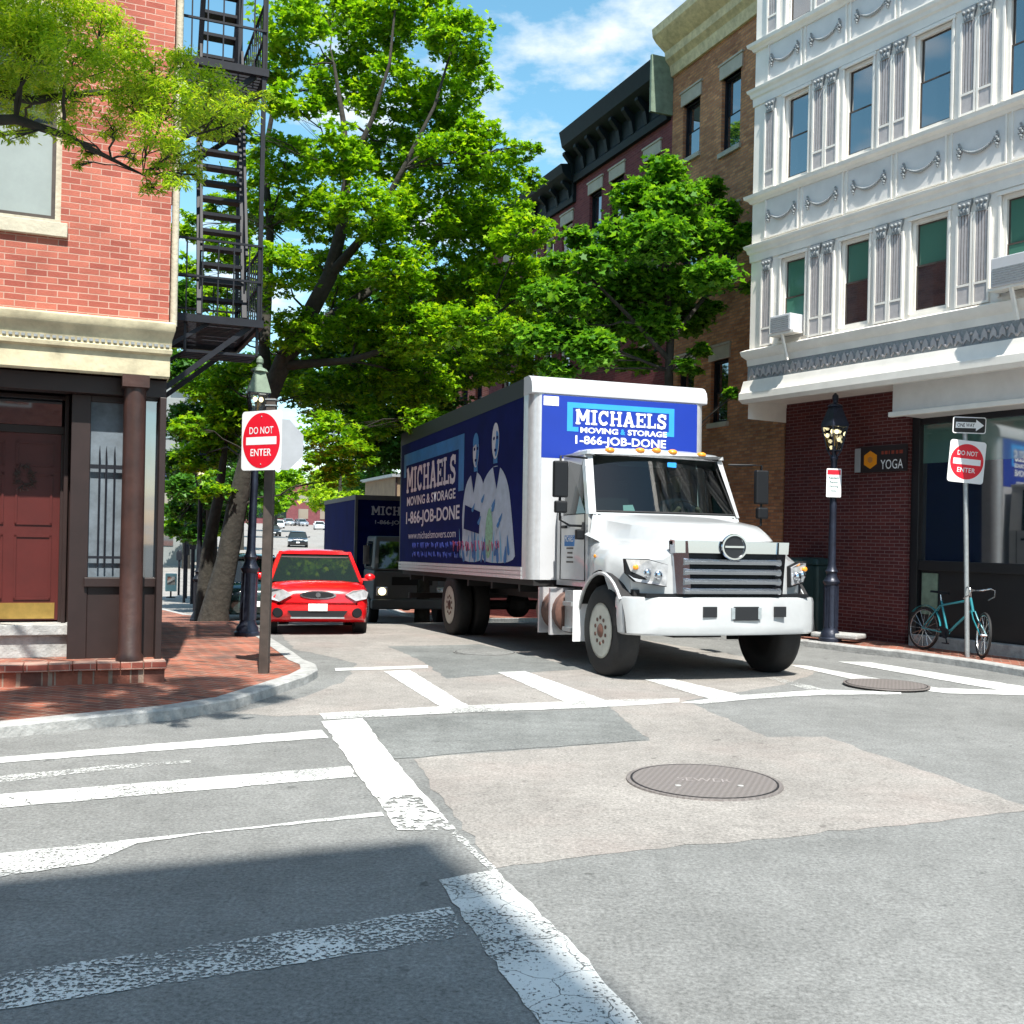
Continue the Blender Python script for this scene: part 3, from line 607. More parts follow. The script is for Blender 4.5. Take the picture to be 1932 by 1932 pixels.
for (a, b_), (c0, d0) in zip(cols, cols[1:]): m_ = (b_+c0)/2; px += [m_-.125, m_+.125]
for z0, z1 in ((4.62,6.0),(7.10,8.5),(9.54,10.95)):
    for x in px: pil(x, z0, z1)
# swag panels
def garland():
    o = MB(); w2 = .27; pts = []
    for i in range(23):
        t = -1+2*i/22; pts.append((w2*t, -.03, -.085+.13*(abs(t)**1.9)))
    for i, p in enumerate(pts): o.sphere(p, .012+.013*(1-abs(-1+2*i/22)), 6)
    for s_ in (-1, 1):
        for k, (dx_, dz_, r_) in enumerate(((0,.085,.018),(.012,.05,.02),(0,.015,.026),(.02,-.02,.024),(-.02,-.03,.022),(0,-.065,.024),(0,-.10,.014),(-.03,.03,.014))): o.sphere((s_*w2+dx_, -.03, dz_), r_, 6)
    return o
gm = None; pe = [.0,.98]
xs_ = [.26,1.03]+[1.03+.865*i for i in range(1, 12)]
for zc, zh in ((6.64,.30),(9.1,.28)):
    for x0, x1 in zip(xs_, xs_[1:]):
        if x1 > XE: break
        o = MB().box(x0+.05,x1-.05,Y-.008,Y+.01,zc-zh,zc+zh).build('swag_panel', M['panel_paint'], wb)
        fr = MB(); a, b_, c0, d0 = x0+.03, x1-.03, zc-zh-.02, zc+zh+.02
        fr.box(a,b_,Y-.025,Y+.01,c0,c0+.025); fr.box(a,b_,Y-.025,Y+.01,d0-.025,d0); fr.box(a,a+.022,Y-.025,Y+.01,c0+.025,d0-.025); fr.box(b_-.022,b_,Y-.025,Y+.01,c0+.025,d0-.025)
        fr.build('moulding', M['white_paint'], o)
        if gm is None: go = garland().build('garland', M['grey_orn'], o); gm = go
        else: go = gm.copy(); COL.objects.link(go); go.parent = o
        go.location = ((x0+x1)/2, Y, zc+.02)
# yoga blade sign
yg = thing('yoga_sign', 'dark YOGA sign with an orange hexagon on the brick wall', 'sign', wb.location, wb.rotation_euler.z)
MB().box(1.55,2.42,-.05,-.012,2.61,3.0).build('sign_board', mat('near_black_board',(.018,.010,.012),.6), yg, bevel=.004)
MB().box(1.50,1.60,-.07,-.055,2.62,2.98).build('end_plate', M['sign_back'], yg)
MB().prism(disc(.135,6,ph=R(30)), (1.78,-.052,2.80), (1,0,0), (0,0,1), 0, .006).build('hexagon', M['amber'], yg)
MB().prism(disc(.05,6,ph=R(30)), (1.78,-.059,2.80), (1,0,0), (0,0,1), 0, .002).build('hexagon_core', mat('dark_orange',(.5,.18,.03),.5), yg)
text('lettering', 'YOGA', M['sign_white'], yg, (2.17,-.052,2.72), (1,0,0), (0,0,1), .40, .14)
b = MB()
for i, (a, w_) in enumerate(((1.98,.05),(2.04,.06),(2.11,.03),(2.16,.06),(2.24,.05),(2.30,.07))): b.box(a,a+w_-.012,-.0535,-.0495,2.87,2.92)
b.build('small_lettering', mat('rust_red_lettering',(.25,.04,.02),.5), yg)
# window air conditioners
def aircon(x, z, label, w_=.42, h=.26):
    t = thing('air_conditioner', label, 'air conditioner', wb.location, wb.rotation_euler.z, 'window air conditioners')
    MB().box(x-w_/2,x+w_/2,Y-.26,Y+.05,z,z+h).build('casing', M['box_white'], t, bevel=.012)
    g = MB()
    for k in range(7): g.box(x-w_/2+.03,x+w_/2-.03,Y-.268,Y-.255,z+.03+k*.03,z+.045+k*.03)
    g.build('grille', M['grey_orn'], t)
    v = MB()
    for k in range(2): v.box(x-w_/2-.008,x-w_/2+.004,Y-.2+k*.1,Y-.14+k*.1,z+.06,z+.2)
    v.build('side_vent', M['black_plastic'], t)
    MB().beam((x,Y-.22,z-.01),(x+.03,Y-.12,z-.42),.05,.03).box(x-w_/2-.05,x+w_/2+.05,Y-.24,Y-.05,z-.035,z-.002).build('support_bracket', M['white_paint'], t)
aircon(.91, 4.73, 'small window air conditioner in the lowest row, nearest the brown brick building')
aircon(4.69, 4.73, 'larger window air conditioner in the lowest row, at the right edge', .5, .36)

# ============================================================ ROW ON THE RIGHT SIDE OF THE STREET
O2 = (3.17, 20.8, 0); AR = math.atan2(-.923, .384)
def rowhouse(name, label, x0, x1, ztop, mb_, wn, cornice, lint, zb=-2, depth=9, fmat='iron', glass='glass_dark'):
    t = thing(name, label, 'building', O2, AR)
    b = MB(); wall(b, x0, x1, zb, ztop, 0, wn, .15)
    b.quad((x0,0,zb),(x0,0,ztop),(x0,depth,ztop),(x0,depth,zb)); b.quad((x1,0,zb),(x1,depth,zb),(x1,depth,ztop),(x1,0,ztop)); b.quad((x0,depth,zb),(x0,depth,ztop),(x1,depth,ztop),(x1,depth,zb)); b.quad((x0,0,ztop),(x1,0,ztop),(x1,depth,ztop),(x0,depth,ztop))
    b.build('brick_wall', M[mb_], t)
    for i, (a, b_, c0, d0) in enumerate(wn):
        wo = window(t, a, b_, c0, d0, .07, fmat, fmat, (glass, glass), .035, sashw=.02)
        MB().box(a-.06,b_+.06,-.03,.10,d0,d0+.25).box(a-.09,b_+.09,-.05,.10,d0+.25,d0+.29).build('lintel', M[lint], wo, bevel=.006)
        MB().box(a-.05,b_+.05,-.05,.08,c0-.09,c0).build('sill', M[lint], wo, bevel=.006)
    return t
wnB = [(0.02,.62,8.95,10.02),(1.36,1.96,8.66,10.02),(0.02,.62,6.25,7.35),(1.36,1.96,6.25,7.35),(.02,.62,3.7,4.85),(1.2,1.76,3.7,4.85),(.1,.7,1.0,2.3),(1.25,1.8,1.0,2.3),(2.7,3.2,8.66,10.02),(2.7,3.2,6.25,7.35)]
br_ = rowhouse('brown_brick_building', 'tall brown brick building with an ochre cornice beside the white building', -.38, 3.45, 11.6, 'brick_brown', wnB, None, 'stone_lintel')
def cornice(t, x0, x1, pr, m, name='cornice', brk=None):
    o = MB().loft([[(x0, -a, z) for a, z in pr], [(x1, -a, z) for a, z in pr]]).build(name, M[m], t, smooth=25)
    if brk:
        n, dep, z0, z1, wd = brk; q = MB()
        for i in range(n):
            x = x0+.1+(x1-x0-.2)*i/(n-1); q.prism([(0,z0),(dep*.35,z0),(dep*.5,(z0+z1)/2),(dep,z1-.06),(dep,z1),(0,z1)], (x-wd/2,0,0), (0,-1,0), (0,0,1), 0, wd)
            if n < 12: q.build('bracket', M[m], o); q = MB()
        if n >= 12: q.build('dentils', M[m], o)
    return o
cornice(br_, -.38, 3.45, [(-.02,10.75),(.06,10.75),(.08,10.85),(.10,10.95),(.2,11.05),(.22,11.2),(.42,11.35),(.5,11.45),(.52,11.6),(-.02,11.65)], 'gold_cornice', brk=(40,.2,10.9,11.15,.05))
wnD = [(-4.02,-3.42,8.15,9.45),(-2.98,-2.38,8.15,9.45),(-1.45,-.85,8.15,9.4),(-4.02,-3.42,5.6,7),(-2.98,-2.38,5.6,7),(-1.45,-.85,5.6,7),(-4.02,-3.42,3,4.3),(-2.98,-2.38,3,4.3),(-1.45,-.85,3,4.3),(-3.0,-2.4,.4,1.7)]
dk = rowhouse('maroon_brick_rowhouse', 'dark red brick rowhouse with a bracketed black cornice, next to the brown building', -4.66, -.382, 11.0, 'brick_maroon', wnD, None, 'stone_lintel')
cornice(dk, -4.72, -.45, [(-.02,9.93),(.10,9.93),(.12,10.08),(.08,10.15),(.10,10.5),(.3,10.62),(.42,10.72),(.46,10.9),(.5,11.05),(-.02,11.12)], 'black_cornice', brk=(8,.36,10.1,10.62,.12))
MB().box(-.45,-.385,-.5,.2,10.0,11.13).build('cornice_end', M['verdigris'], dk)
wnE = [(-5.5,-4.92,8.0,9.1),(-6.55,-5.97,7.9,9.05),(-7.6,-7.0,7.9,9.05),(-5.5,-4.92,5.4,6.6),(-6.55,-5.97,5.4,6.6),(-7.6,-7,5.4,6.6),(-5.5,-4.92,2.8,4),(-6.55,-5.97,2.8,4),(-9.2,-8.6,5.4,6.6),(-9.2,-8.6,7.9,9.05)]
ek = rowhouse('far_rowhouse', 'red brick rowhouse with a lower black cornice, half hidden by the street tree', -10.2, -4.664, 10.3, 'brick_maroon', wnE, None, 'stone_lintel', fmat='white_paint')
cornice(ek, -10.2, -4.75, [(-.02,9.5),(.08,9.5),(.1,9.62),(.07,9.7),(.09,9.95),(.26,10.05),(.36,10.15),(.42,10.35),(-.02,10.42)], 'black_cornice', brk=(9,.3,9.6,10.02,.1))
wnF = [(-11.3-1.2*i,-10.75-1.2*i,z,z+1.2) for i in range(5) for z in (2.5,5,7.4)]
fk = rowhouse('red_end_rowhouse', 'brick rowhouse at the far end of the row, glimpsed through leaves', -17, -10.204, 9.6, 'brick_red', wnF, None, 'stone_lintel')
cornice(fk, -17, -10.21, [(-.02,9.3),(.15,9.35),(.3,9.6),(-.02,9.65)], 'black_cornice')

# building across the corner behind the camera, its shadow falls on the crossing
bb = thing('brick_block', 'brick apartment block standing behind the photographer', 'building', (1.76, -4.2, 0), ANG)
gc = G(806,1590)
bb.location = (gc[0]+17.3*SD.x/SD.z, gc[1]+17.3*SD.y/SD.z, 0)
wnH = [(-2.2-2.4*i,-1.2-2.4*i,z,z+1.7) for i in range(6) for z in (1.2,4.4,7.6,10.8,13.7)]
b = MB().box(-16,0,-10,0,0,17); b.build('brick_wall', M['brick_red'], bb)
for a, b_, c0, d0 in wnH:
    o = MB().box(a,b_,.0,.04,c0,d0).build('window', M['white_paint'], bb); MB().box(a+.06,b_-.06,.041,.05,c0+.06,d0-.06).build('pane', M['glass_dark'], o)
MB().box(-16.1,.05,-10,.06,17,17.3).build('parapet', M['cream_stone'], bb)
# ============================================================ MOVING TRUCK
def wheel(par, x, y, r, w_, side, rim='rim', name='wheel', truck=True):
    """wheel with its axle along x; side = outward direction"""
    t = MB(); k = w_/2
    t.lathe([(r*.60,-k*.9),(r*.86,-k),(r*.97,-k*.8),(r,-k*.45),(r,k*.45),(r*.97,k*.8),(r*.86,k),(r*.60,k*.9),(r*.58,0),(r*.60,-k*.9)], 36, (x,y,r), 'x')
    wo = t.build(name, M['rubber'], par, smooth=50)
    q = MB(); s = side
    if truck:
        q.lathe([(r*.60,s*k*.95),(r*.56,s*k*.95),(r*.54,s*k*.6),(r*.50,s*k*.15),(r*.34,s*k*.05),(r*.30,s*k*.45),(r*.001,s*k*.45)], 32, (x,y,r), 'x')
        ro = q.build('rim', M[rim], wo, smooth=35)
        h = MB(); h.lathe([(r*.22,s*k*.4),(r*.21,s*k*.75),(r*.13,s*k*1.05),(.001,s*k*1.15)], 16, (x,y,r), 'x')
        for i in range(10):
            a = 6.283*i/10; c = (x,y+r*.28*math.sin(a),r+r*.28*math.cos(a)); h.lathe([(.024,s*k*.44),(.024,s*k*1.0),(.001,s*k*1.0)], 6, c, 'x')
        h.build('hub', M['rust'], wo, smooth=40)
        v = MB()
        for i in range(5):
            a = 6.283*(i+.3)/5; v.lathe([(r*.055,s*k*.12),(r*.055,s*k*.2),(.001,s*k*.2)], 10, (x,y+r*.43*math.sin(a),r+r*.43*math.cos(a)), 'x')
        v.build('hand_hole', M['black_plastic'], wo)
    else:
        q.lathe([(r*.66,s*k*.9),(r*.62,s*k*.92),(r*.58,s*k*.6),(r*.2,s*k*.6),(r*.16,s*k*.85),(.001,s*k*.85)], 24, (x,y,r), 'x')
        for i in range(7):
            a = 6.283*i/7; q.beam((x+s*k*.78,y+r*.15*math.sin(a),r+r*.15*math.cos(a)),(x+s*k*.85,y+r*.6*math.sin(a),r+r*.6*math.cos(a)),.03,.05)
        q.build('rim', M[rim], wo, smooth=40)
    return wo
# slab letters for the company name
def slab(mb, s, o, ux, uz, wd, h, n0, n1):
    ux = Vector(ux).normalized(); uz = Vector(uz).normalized(); nn = ux.cross(uz); T = .24
    S = {'M': (1.3, [((.2,0),(.2,1)),((1.1,0),(1.1,1)),((.22,1),(.65,.28)),((1.08,1),(.65,.28)),((0,.06),(.42,.06)),((.88,.06),(1.3,.06)),((0,.94),(.3,.94)),((1.0,.94),(1.3,.94))]),
     'I': (.55, [((.27,0),(.27,1)),((0,.06),(.55,.06)),((0,.94),(.55,.94))]),
     'H': (1.1, [((.22,0),(.22,1)),((.88,0),(.88,1)),((.22,.5),(.88,.5)),((0,.06),(.44,.06)),((.66,.06),(1.1,.06)),((0,.94),(.44,.94)),((.66,.94),(1.1,.94))]),
     'A': (1.1, [((.18,0),(.55,1)),((.92,0),(.55,1)),((.3,.3),(.8,.3)),((0,.06),(.4,.06)),((.7,.06),(1.1,.06)),((.35,.94),(.7,.94))]),
     'E': (.92, [((.22,0),(.22,1)),((0,.08),(.88,.08)),((0,.92),(.88,.92)),((.22,.5),(.66,.5)),((.84,.0),(.84,.3)),((.84,.7),(.84,1)),((.62,.36),(.62,.64))]),
     'L': (.9, [((.24,0),(.24,1)),((0,.94),(.5,.94)),((0,.08),(.86,.08)),((.82,0),(.82,.34))]),
     'C': (.98, [((.5+.38*math.cos(t1),.5+.42*math.sin(t1)),(.5+.38*math.cos(t2),.5+.42*math.sin(t2))) for t1, t2 in [(R(45+27*i),R(45+27*(i+1))) for i in range(10)]]+[((.84,.62),(.84,1))]),
     'S': (.88, [((.76,.74),(.68,.9)),((.68,.9),(.44,.94)),((.44,.94),(.2,.86)),((.2,.86),(.14,.70)),((.14,.70),(.26,.56)),((.26,.56),(.64,.44)),((.64,.44),(.75,.3)),((.75,.3),(.68,.12)),((.68,.12),(.44,.06)),((.44,.06),(.2,.1)),((.2,.1),(.1,.26)),((.1,0),(.1,.34)),((.78,.66),(.78,1))])}
    tot = sum(S[c][0]+.1 for c in s)-.1; k = wd/tot; x = 0; d = 0
    for c in s:
        for (a, b) in S[c][1]:
            serif = abs(a[1]-b[1]) < 1e-6 or (abs(a[0]-b[0]) < 1e-6 and abs(a[1]-b[1]) < .5)
            tt = .13 if serif else T; A = Vector(((x+a[0])*k, a[1]*h)); B = Vector(((x+b[0])*k, b[1]*h)); dd = (B-A)
            if dd.length < 1e-6: continue
            dd.normalize(); pn = Vector((-dd.y, dd.x)); e = (.02*k if not serif else 0)
            if c in 'CS' and not serif: e = T*k*.22; tt = .2
            hw = tt*(k if abs(dd.x) < .5 else h)/2
            A = A-dd*e; B = B+dd*e; d += 1; off = n1+.00008*(d % 23)
            vs = [Vector(o)+ux*p.x+uz*p.y+nn*off for p in (A-pn*hw, B-pn*hw, B+pn*hw, A+pn*hw)]
            mb.add(vs, [(0,1,2,3)])
        x += S[c][0]+.1
TRX, TRY = 2.33, 11.45; TA = R(19.1)
tk = thing('moving_truck', 'big white moving truck with a blue MICHAELS box, in the middle of the crossing', 'truck', (TRX, TRY, 0), TA)
tk.rotation_euler = (R(-1.15), 0, TA)
def truck_box(t, front=True):
    X = 1.27; y0, y1, z0, z1 = 2.72, 10.1, 1.04, 3.66
    b = MB().box(-X+.14, X-.14, y0+.02, y0+.2, z0, z1-.14).box(-X+.02, X-.02, y0+.2, y1, z0, z1-.05)
    bo = b.build('cargo_box', M['box_alu'], t)
    # rounded corner posts and top rail
    for s in (-1, 1):
        q = MB(); P = [(s*(X-.16),y0-.0)]+[(s*(X-.16+.16*math.sin(R(a))), y0+.16-.16*math.cos(R(a))) for a in range(15,91,15)]+[(s*X,y0+.30),(s*(X-.03),y0+.30),(s*(X-.16),y0+.05)]
        q.loft([[(x,y,z0) for x,y in P],[(x,y,z1-.1) for x,y in P]])
        q.build('corner_post', M['box_alu'], bo, smooth=40)
    q = MB(); pr = [(0,3.45),(.015,3.46),(.02,3.52),(.0,3.60),(-.05,3.66),(-.12,3.69),(-.3,3.69),(-.3,3.45)]
    q.loft([[(-X-.005,y0-a+.0,z) for a,z in pr],[(X+.005,y0-a,z) for a,z in pr]]); q.box(-X+.03,X-.03,y0+.31,y1,3.60,3.69)
    q.build('roof_cap', M['box_white'], bo, smooth=40)
    q = MB(); q.box(-X-.002,-X+.05,y0+.305,y1,3.44,3.68); q.box(X-.05,X+.002,y0+.305,y1,3.44,3.68); q.box(-X,-X+.04,y1-.06,y1+.02,z0,3.6); q.box(X-.04,X,y1-.06,y1+.02,z0,3.6)
    q.build('roof_rail', M['black_plastic'], bo)
    q = MB()
    for k, z in enumerate((1.04,1.095,1.15)): q.box(-X-.012,-X+.04,y0+.3,y1,z,z+.045); q.box(X-.04,X+.012,y0+.3,y1,z,z+.045)
    q.build('rub_rail', M['rust'] if False else M['box_alu'], bo)
    MB().box(-X-.001,-X+.03,y0+.3,y1-.06,1.2,3.44).build('side_panel', M['box_shade_navy'], bo)
    MB().box(X-.03,X+.001,y0+.3,y1-.06,1.2,3.44).build('side_panel', M['box_shade_navy'], bo)
    MB().box(-X+.14,X-.14,y0-.004,y0+.02,2.62,3.44).build('front_panel', M['box_blue'], bo)
    MB().box(-X+.14,X-.14,y0-.003,y0+.02,z0,2.618).build('front_skin', M['box_white'], bo)
    return bo
bo = truck_box(tk)
X = 1.27; yf = 2.714
# front lettering
fr = MB(); z0_, z1_ = 2.98, 3.36; x0_, x1_ = -.78, .78
fr.box(x0_,x1_,yf-.002,yf,z1_-.07,z1_); fr.box(x0_,x0_+.08,yf-.002,yf,z0_,z1_-.07); fr.box(x1_-.08,x1_,yf-.002,yf,z0_,z1_-.07); fr.box(x0_+.08,x0_+.16,yf-.002,yf,z0_,z0_+.06); fr.box(x1_-.16,x1_-.08,yf-.002,yf,z0_,z0_+.06)
fr.build('logo_frame', M['sky_vinyl'], bo)
s = MB(); slab(s, 'MICHAELS', (-.66,yf-.001,3.08), (1,0,0), (0,0,1), 1.32, .19, 0, .003); s.build('company_name', M['white_vinyl'], bo)
text('lettering', 'MOVING', M['white_vinyl'], bo, (-.32,yf,3.005), (1,0,0), (0,0,1), .54, .075, bold=.03)
text('lettering', '&', M['sky_vinyl'], bo, (.02,yf,3.005), (1,0,0), (0,0,1), .07, .075, bold=.03)
text('lettering', 'STORAGE', M['white_vinyl'], bo, (.38,yf,3.005), (1,0,0), (0,0,1), .58, .075, bold=.03)
text('phone_number', '1-866-JOB-DONE', M['white_vinyl'], bo, (0,yf,2.86), (1,0,0), (0,0,1), 1.32, .145, bold=.022)
text('web_address', 'www.michaelsmovers.com', M['white_vinyl'], bo, (0,yf,2.715), (1,0,0), (0,0,1), 1.16, .075, bold=.01)
MB().box(-1.11,-.90,yf-.003,yf+.001,3.30,3.42).build('fleet_sticker', M['white_vinyl'], bo)
MB().box(-1.08,-.93,yf-.0045,yf-.003,3.345,3.38).build('sticker_print', mat('sticker_pink',(.62,.5,.54),.5), bo)
# side lettering: rear end on the viewer's left
def SP(y, z): return (-X-.004, y, z)
ux, uz = (0,-1,0), (0,0,1)
fs = MB(); ya, yb = 9.75, 5.85
def sbox(mb, y0, y1, z0, z1, e=0): mb.add([(-X-.003-e,y0,z0),(-X-.003-e,y1,z0),(-X-.003-e,y1,z1),(-X-.003-e,y0,z1)], [(0,1,2,3)])
sbox(fs, 9.8, 5.75, 3.02, 3.24); sbox(fs, 6.05, 5.75, 2.35, 3.02, .0); sbox(fs, 9.8, 9.62, 2.8, 3.02)
fs.build('side_logo_frame', M['side_blue'], bo)
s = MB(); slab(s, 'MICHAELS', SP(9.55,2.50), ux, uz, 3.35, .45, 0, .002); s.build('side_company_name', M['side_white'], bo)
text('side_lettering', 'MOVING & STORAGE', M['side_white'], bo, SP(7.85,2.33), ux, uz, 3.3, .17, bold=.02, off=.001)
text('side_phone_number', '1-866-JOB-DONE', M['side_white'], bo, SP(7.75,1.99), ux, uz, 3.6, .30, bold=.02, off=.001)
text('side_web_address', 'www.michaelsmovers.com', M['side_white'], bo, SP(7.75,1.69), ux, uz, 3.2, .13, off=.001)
sc_ = MB(); rr = random.Random(11)
for row, (zc, m_) in enumerate(((1.50,0),(1.34,0))):
    y = 9.0
    while y > 5.9:
        pts = [(-X-.003, y-i*.02, zc+.05*math.sin(i*1.5+rr.random()*2)) for i in range(rr.randint(6,14))]; sc_.tube(pts, .011, 4); y -= .02*len(pts)+.1
sc_.build('side_script', M['mark_blue'], bo)
sc_ = MB(); y = 6.3
while y > 3.9:
    pts = [(-X-.003, y-i*.03, 1.48+.08*math.sin(i*1.7+rr.random()*2)) for i in range(rr.randint(4,8))]; sc_.tube(pts, .013, 4); y -= .03*len(pts)+.06
sc_.build('side_script', M['mark_red'], bo)
# two movers printed on the side (flat print)
def sil(name, pts, m, e, par=bo, sm=True):
    P = [Vector((p[0], p[1])) for p in pts]
    if sm:                                    # round the outline
        for _ in range(2):
            Q = []
            for a, b in zip(P, P[1:]+P[:1]): Q += [a*.75+b*.25, a*.25+b*.75]
            P = Q
    k = MB(); k.add([(-X-.003-e, a, b) for a, b in P], [tuple(range(len(P)))]); return k.build(name, m, par)
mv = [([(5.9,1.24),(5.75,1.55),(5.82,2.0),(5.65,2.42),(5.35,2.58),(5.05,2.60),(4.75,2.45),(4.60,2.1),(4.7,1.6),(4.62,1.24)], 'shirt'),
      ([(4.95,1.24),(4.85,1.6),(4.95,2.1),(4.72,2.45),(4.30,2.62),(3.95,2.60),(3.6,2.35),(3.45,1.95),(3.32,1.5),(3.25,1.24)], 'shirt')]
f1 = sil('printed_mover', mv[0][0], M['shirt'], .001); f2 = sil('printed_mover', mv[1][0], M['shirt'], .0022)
tag(f1, 'mover printed further from the cab, in a pale shirt'); tag(f2, 'mover printed nearest the cab, in a pale shirt')
def head(fo, yc, zc, e, sc=1.):
    def el(a, b, n=20, dy=0, dz=0): return [(yc+dy+a*sc*math.cos(6.283*i/n), zc+dz+b*sc*math.sin(6.283*i/n)) for i in range(n)]
    sil('neck', [(yc+.09,zc-.32),(yc-.10,zc-.32),(yc-.08,zc-.12),(yc+.08,zc-.12)], M['side_blue'], e, fo, False)
    sil('face', el(.15,.24), M['side_white'], e+.0008, fo, False)
    sil('face_shade', [(yc-.02,zc+.16),(yc-.145,zc+.1),(yc-.145,zc-.06),(yc-.07,zc-.22),(yc+.02,zc-.23),(yc+.0,zc-.05),(yc-.03,zc+.02)], M['side_blue'], e+.0016, fo)
    sil('eye_shade', [(yc+.11,zc+.06),(yc+.03,zc+.07),(yc+.02,zc+.02),(yc+.10,zc+.01)], M['box_shade_navy'], e+.0024, fo)
    sil('eye_shade', [(yc-.04,zc+.07),(yc-.12,zc+.06),(yc-.11,zc+.01),(yc-.03,zc+.02)], M['box_shade_navy'], e+.0024, fo)
    sil('mouth_shade', [(yc+.06,zc-.11),(yc-.06,zc-.11),(yc-.04,zc-.155),(yc+.04,zc-.155)], M['box_shade_navy'], e+.0024, fo)
head(f1, 5.12, 2.90, .0030); head(f2, 4.18, 2.97, .0034, 1.08)
sil('cap', [(5.27,2.96),(5.25,3.12),(5.12,3.20),(4.99,3.12),(4.97,2.96),(5.12,3.02)], M['side_blue'], .0062, f1)
for fo, yc, e in ((f1,5.2,.0036),(f2,4.1,.0040)):
    sil('collar_shade', [(yc+.18,2.60),(yc-.16,2.60),(yc-.0,2.28)], M['box_shade_navy'], e, fo, False)
    q_ = random.Random(int(yc*10))
    for k in range(9):
        a = yc+.62-k*.15+q_.uniform(-.04,.04); w_ = q_.uniform(.03,.075); h_ = q_.uniform(.25,.62); z_ = 1.24+(0 if k%2 else q_.uniform(.0,.12)); d_ = q_.uniform(-.12,.12)
        sil('fold_shade', [(a+w_,z_),(a-w_,z_),(a-w_*.6+d_*.5,z_+h_*.55),(a+d_,z_+h_),(a+w_*.8+d_*.4,z_+h_*.5)], M['side_blue'] if k%3 else M['side_cyan'], e+.0002*k, fo)
    for k in range(4):
        a = yc+q_.uniform(-.45,.45); z_ = q_.uniform(1.75,2.35); sil('fold_shade', [(a+.09,z_),(a-.02,z_-.05),(a-.12,z_+.12),(a-.02,z_+.06)], M['side_blue'], e+.002+.0002*k, fo)
sil('held_box', [(5.7,1.75),(4.9,1.66),(4.85,1.98),(5.65,2.12)], M['box_shade_navy'], .0052, f1, False)
sil('leaf_print', [(4.55,1.3),(4.35,1.3),(4.2,1.75),(4.4,2.1),(4.6,1.8)], M['leaf_vinyl'], .0058, f2)
# undercarriage
b = MB(); b.box(-.5,-.38,.5,10.0,.72,.98); b.box(.38,.5,.5,10.0,.72,.98); b.box(-1.2,1.2,2.75,10.08,.96,1.04)
for y in (3.4,4.6,5.8,8.6,9.6): b.box(-1.15,1.15,y,y+.08,.86,.96)
b.box(-.3,.3,.6,2.2,.45,.95); b.lathe([(.06,-1.0),(.06,1.0)],12,(0,.86,.52),'x'); b.lathe([(.08,-1.0),(.08,1.0)],12,(0,6.75,.52),'x'); b.sphere((0,6.75,.52),.22,10); b.box(-1.1,1.1,9.9,10.0,.5,.6)
b.box(-.95,-.60,.3,1.5,.93,1.0); b.box(.60,.95,.3,1.5,.93,1.0); b.box(-1.1,1.1,.45,.5,.6,.8)
b.build('chassis', M['chassis'], tk)
wheel(tk, -1.02, .86, .52, .29, -1); wheel(tk, 1.02, .86, .52, .29, 1)
for s in (-1,1): wheel(tk, s*1.06, 6.75, .52, .27, s); wheel(tk, s*.76, 6.75, .52, .27, s)
b = MB(); b.lathe([(.001,2.06),(.2,2.06),(.27,2.1),(.27,2.78),(.2,2.82),(.001,2.82)], 20, (-.88,0,.66), 'y')
fo = b.build('fuel_tank', M['rust'], tk, smooth=40); MB().box(-1.17,-.6,2.22,2.27,.37,.95).box(-1.17,-.6,2.6,2.65,.37,.95).build('tank_strap', M['box_alu'], fo)
MB().box(-1.15,-.75,1.75,2.02,.42,.47).box(-1.15,-.75,1.75,2.02,.72,.77).box(-1.12,-1.08,1.75,2.02,.47,.9).build('cab_step', M['galv'], tk)
for s in (-1,1): MB().box(s*1.03-.15,s*1.03+.15,1.46,1.45,.35,.95).build('mud_flap', M['white_vinyl'] if s < 0 else M['rubber'], tk)
# hood and wings as one lofted body
def hoodring(y):
    t = max(0, min(1, (y-.12)/1.55)); zt = 1.56+.09*math.sin(min(1, t*3)*math.pi/2)+.18*t; w_ = .62+.25*t
    zs = 1.30+.10*math.sin(min(1, t*2.2)*math.pi/2)+.04*t            # wing top
    fx = 1.06+.10*math.sin(min(1, max(0,(y-.0))/.45)*math.pi/2)
    if y > 1.1: fx -= .17*min(1,(y-1.1)/.5); 
    if y > 1.2: zs += .12*(y-1.2)/.5
    zb = .93; dy_ = abs(y-.86)
    if dy_ < .64: zb = max(.93, .52+math.sqrt(.64**2-dy_**2))
    if y > 1.40: zb = .93-.2*(y-1.4)/.3
    half = [(0,zt),(w_*.55,zt-.008),(w_*.88,zt-.03),(w_,zt-.085),(w_+.05,zs+.10),(w_+.12+.05,zs+.015),(min(fx-.10,w_+.34),zs-.0),(fx-.05,zs-.045),(fx-.005,zs-.12),(fx,zb+.12 if zb+.12<zs-.13 else (zb+zs-.12)/2),(fx-.0,zb)]
    return [(-x,y,z) for x,z in half[::-1]]+[(x,y,z) for x,z in half[1:]]
ys = [.10,.13,.18,.25,.33]+[.38+.06*i for i in range(22)]
b = MB(); rings = [hoodring(y) for y in ys]
# pull the front ring in so that the nose is rounded
def nose(r, k): return [(x*(1-k*.05*abs(x)), y+(.27*max(0,(abs(x)-.6)/.5)**2)*(1 if y < .34 else max(0,1-(y-.34)/.5)), z-k*k*.10*max(0,(z-1.0))) for x,y,z in r]
rings = [nose(r, max(0, 1-(y-.1)/.42)) for r, y in zip(rings, ys)]
b.loft(rings, closed=False, cap=False)
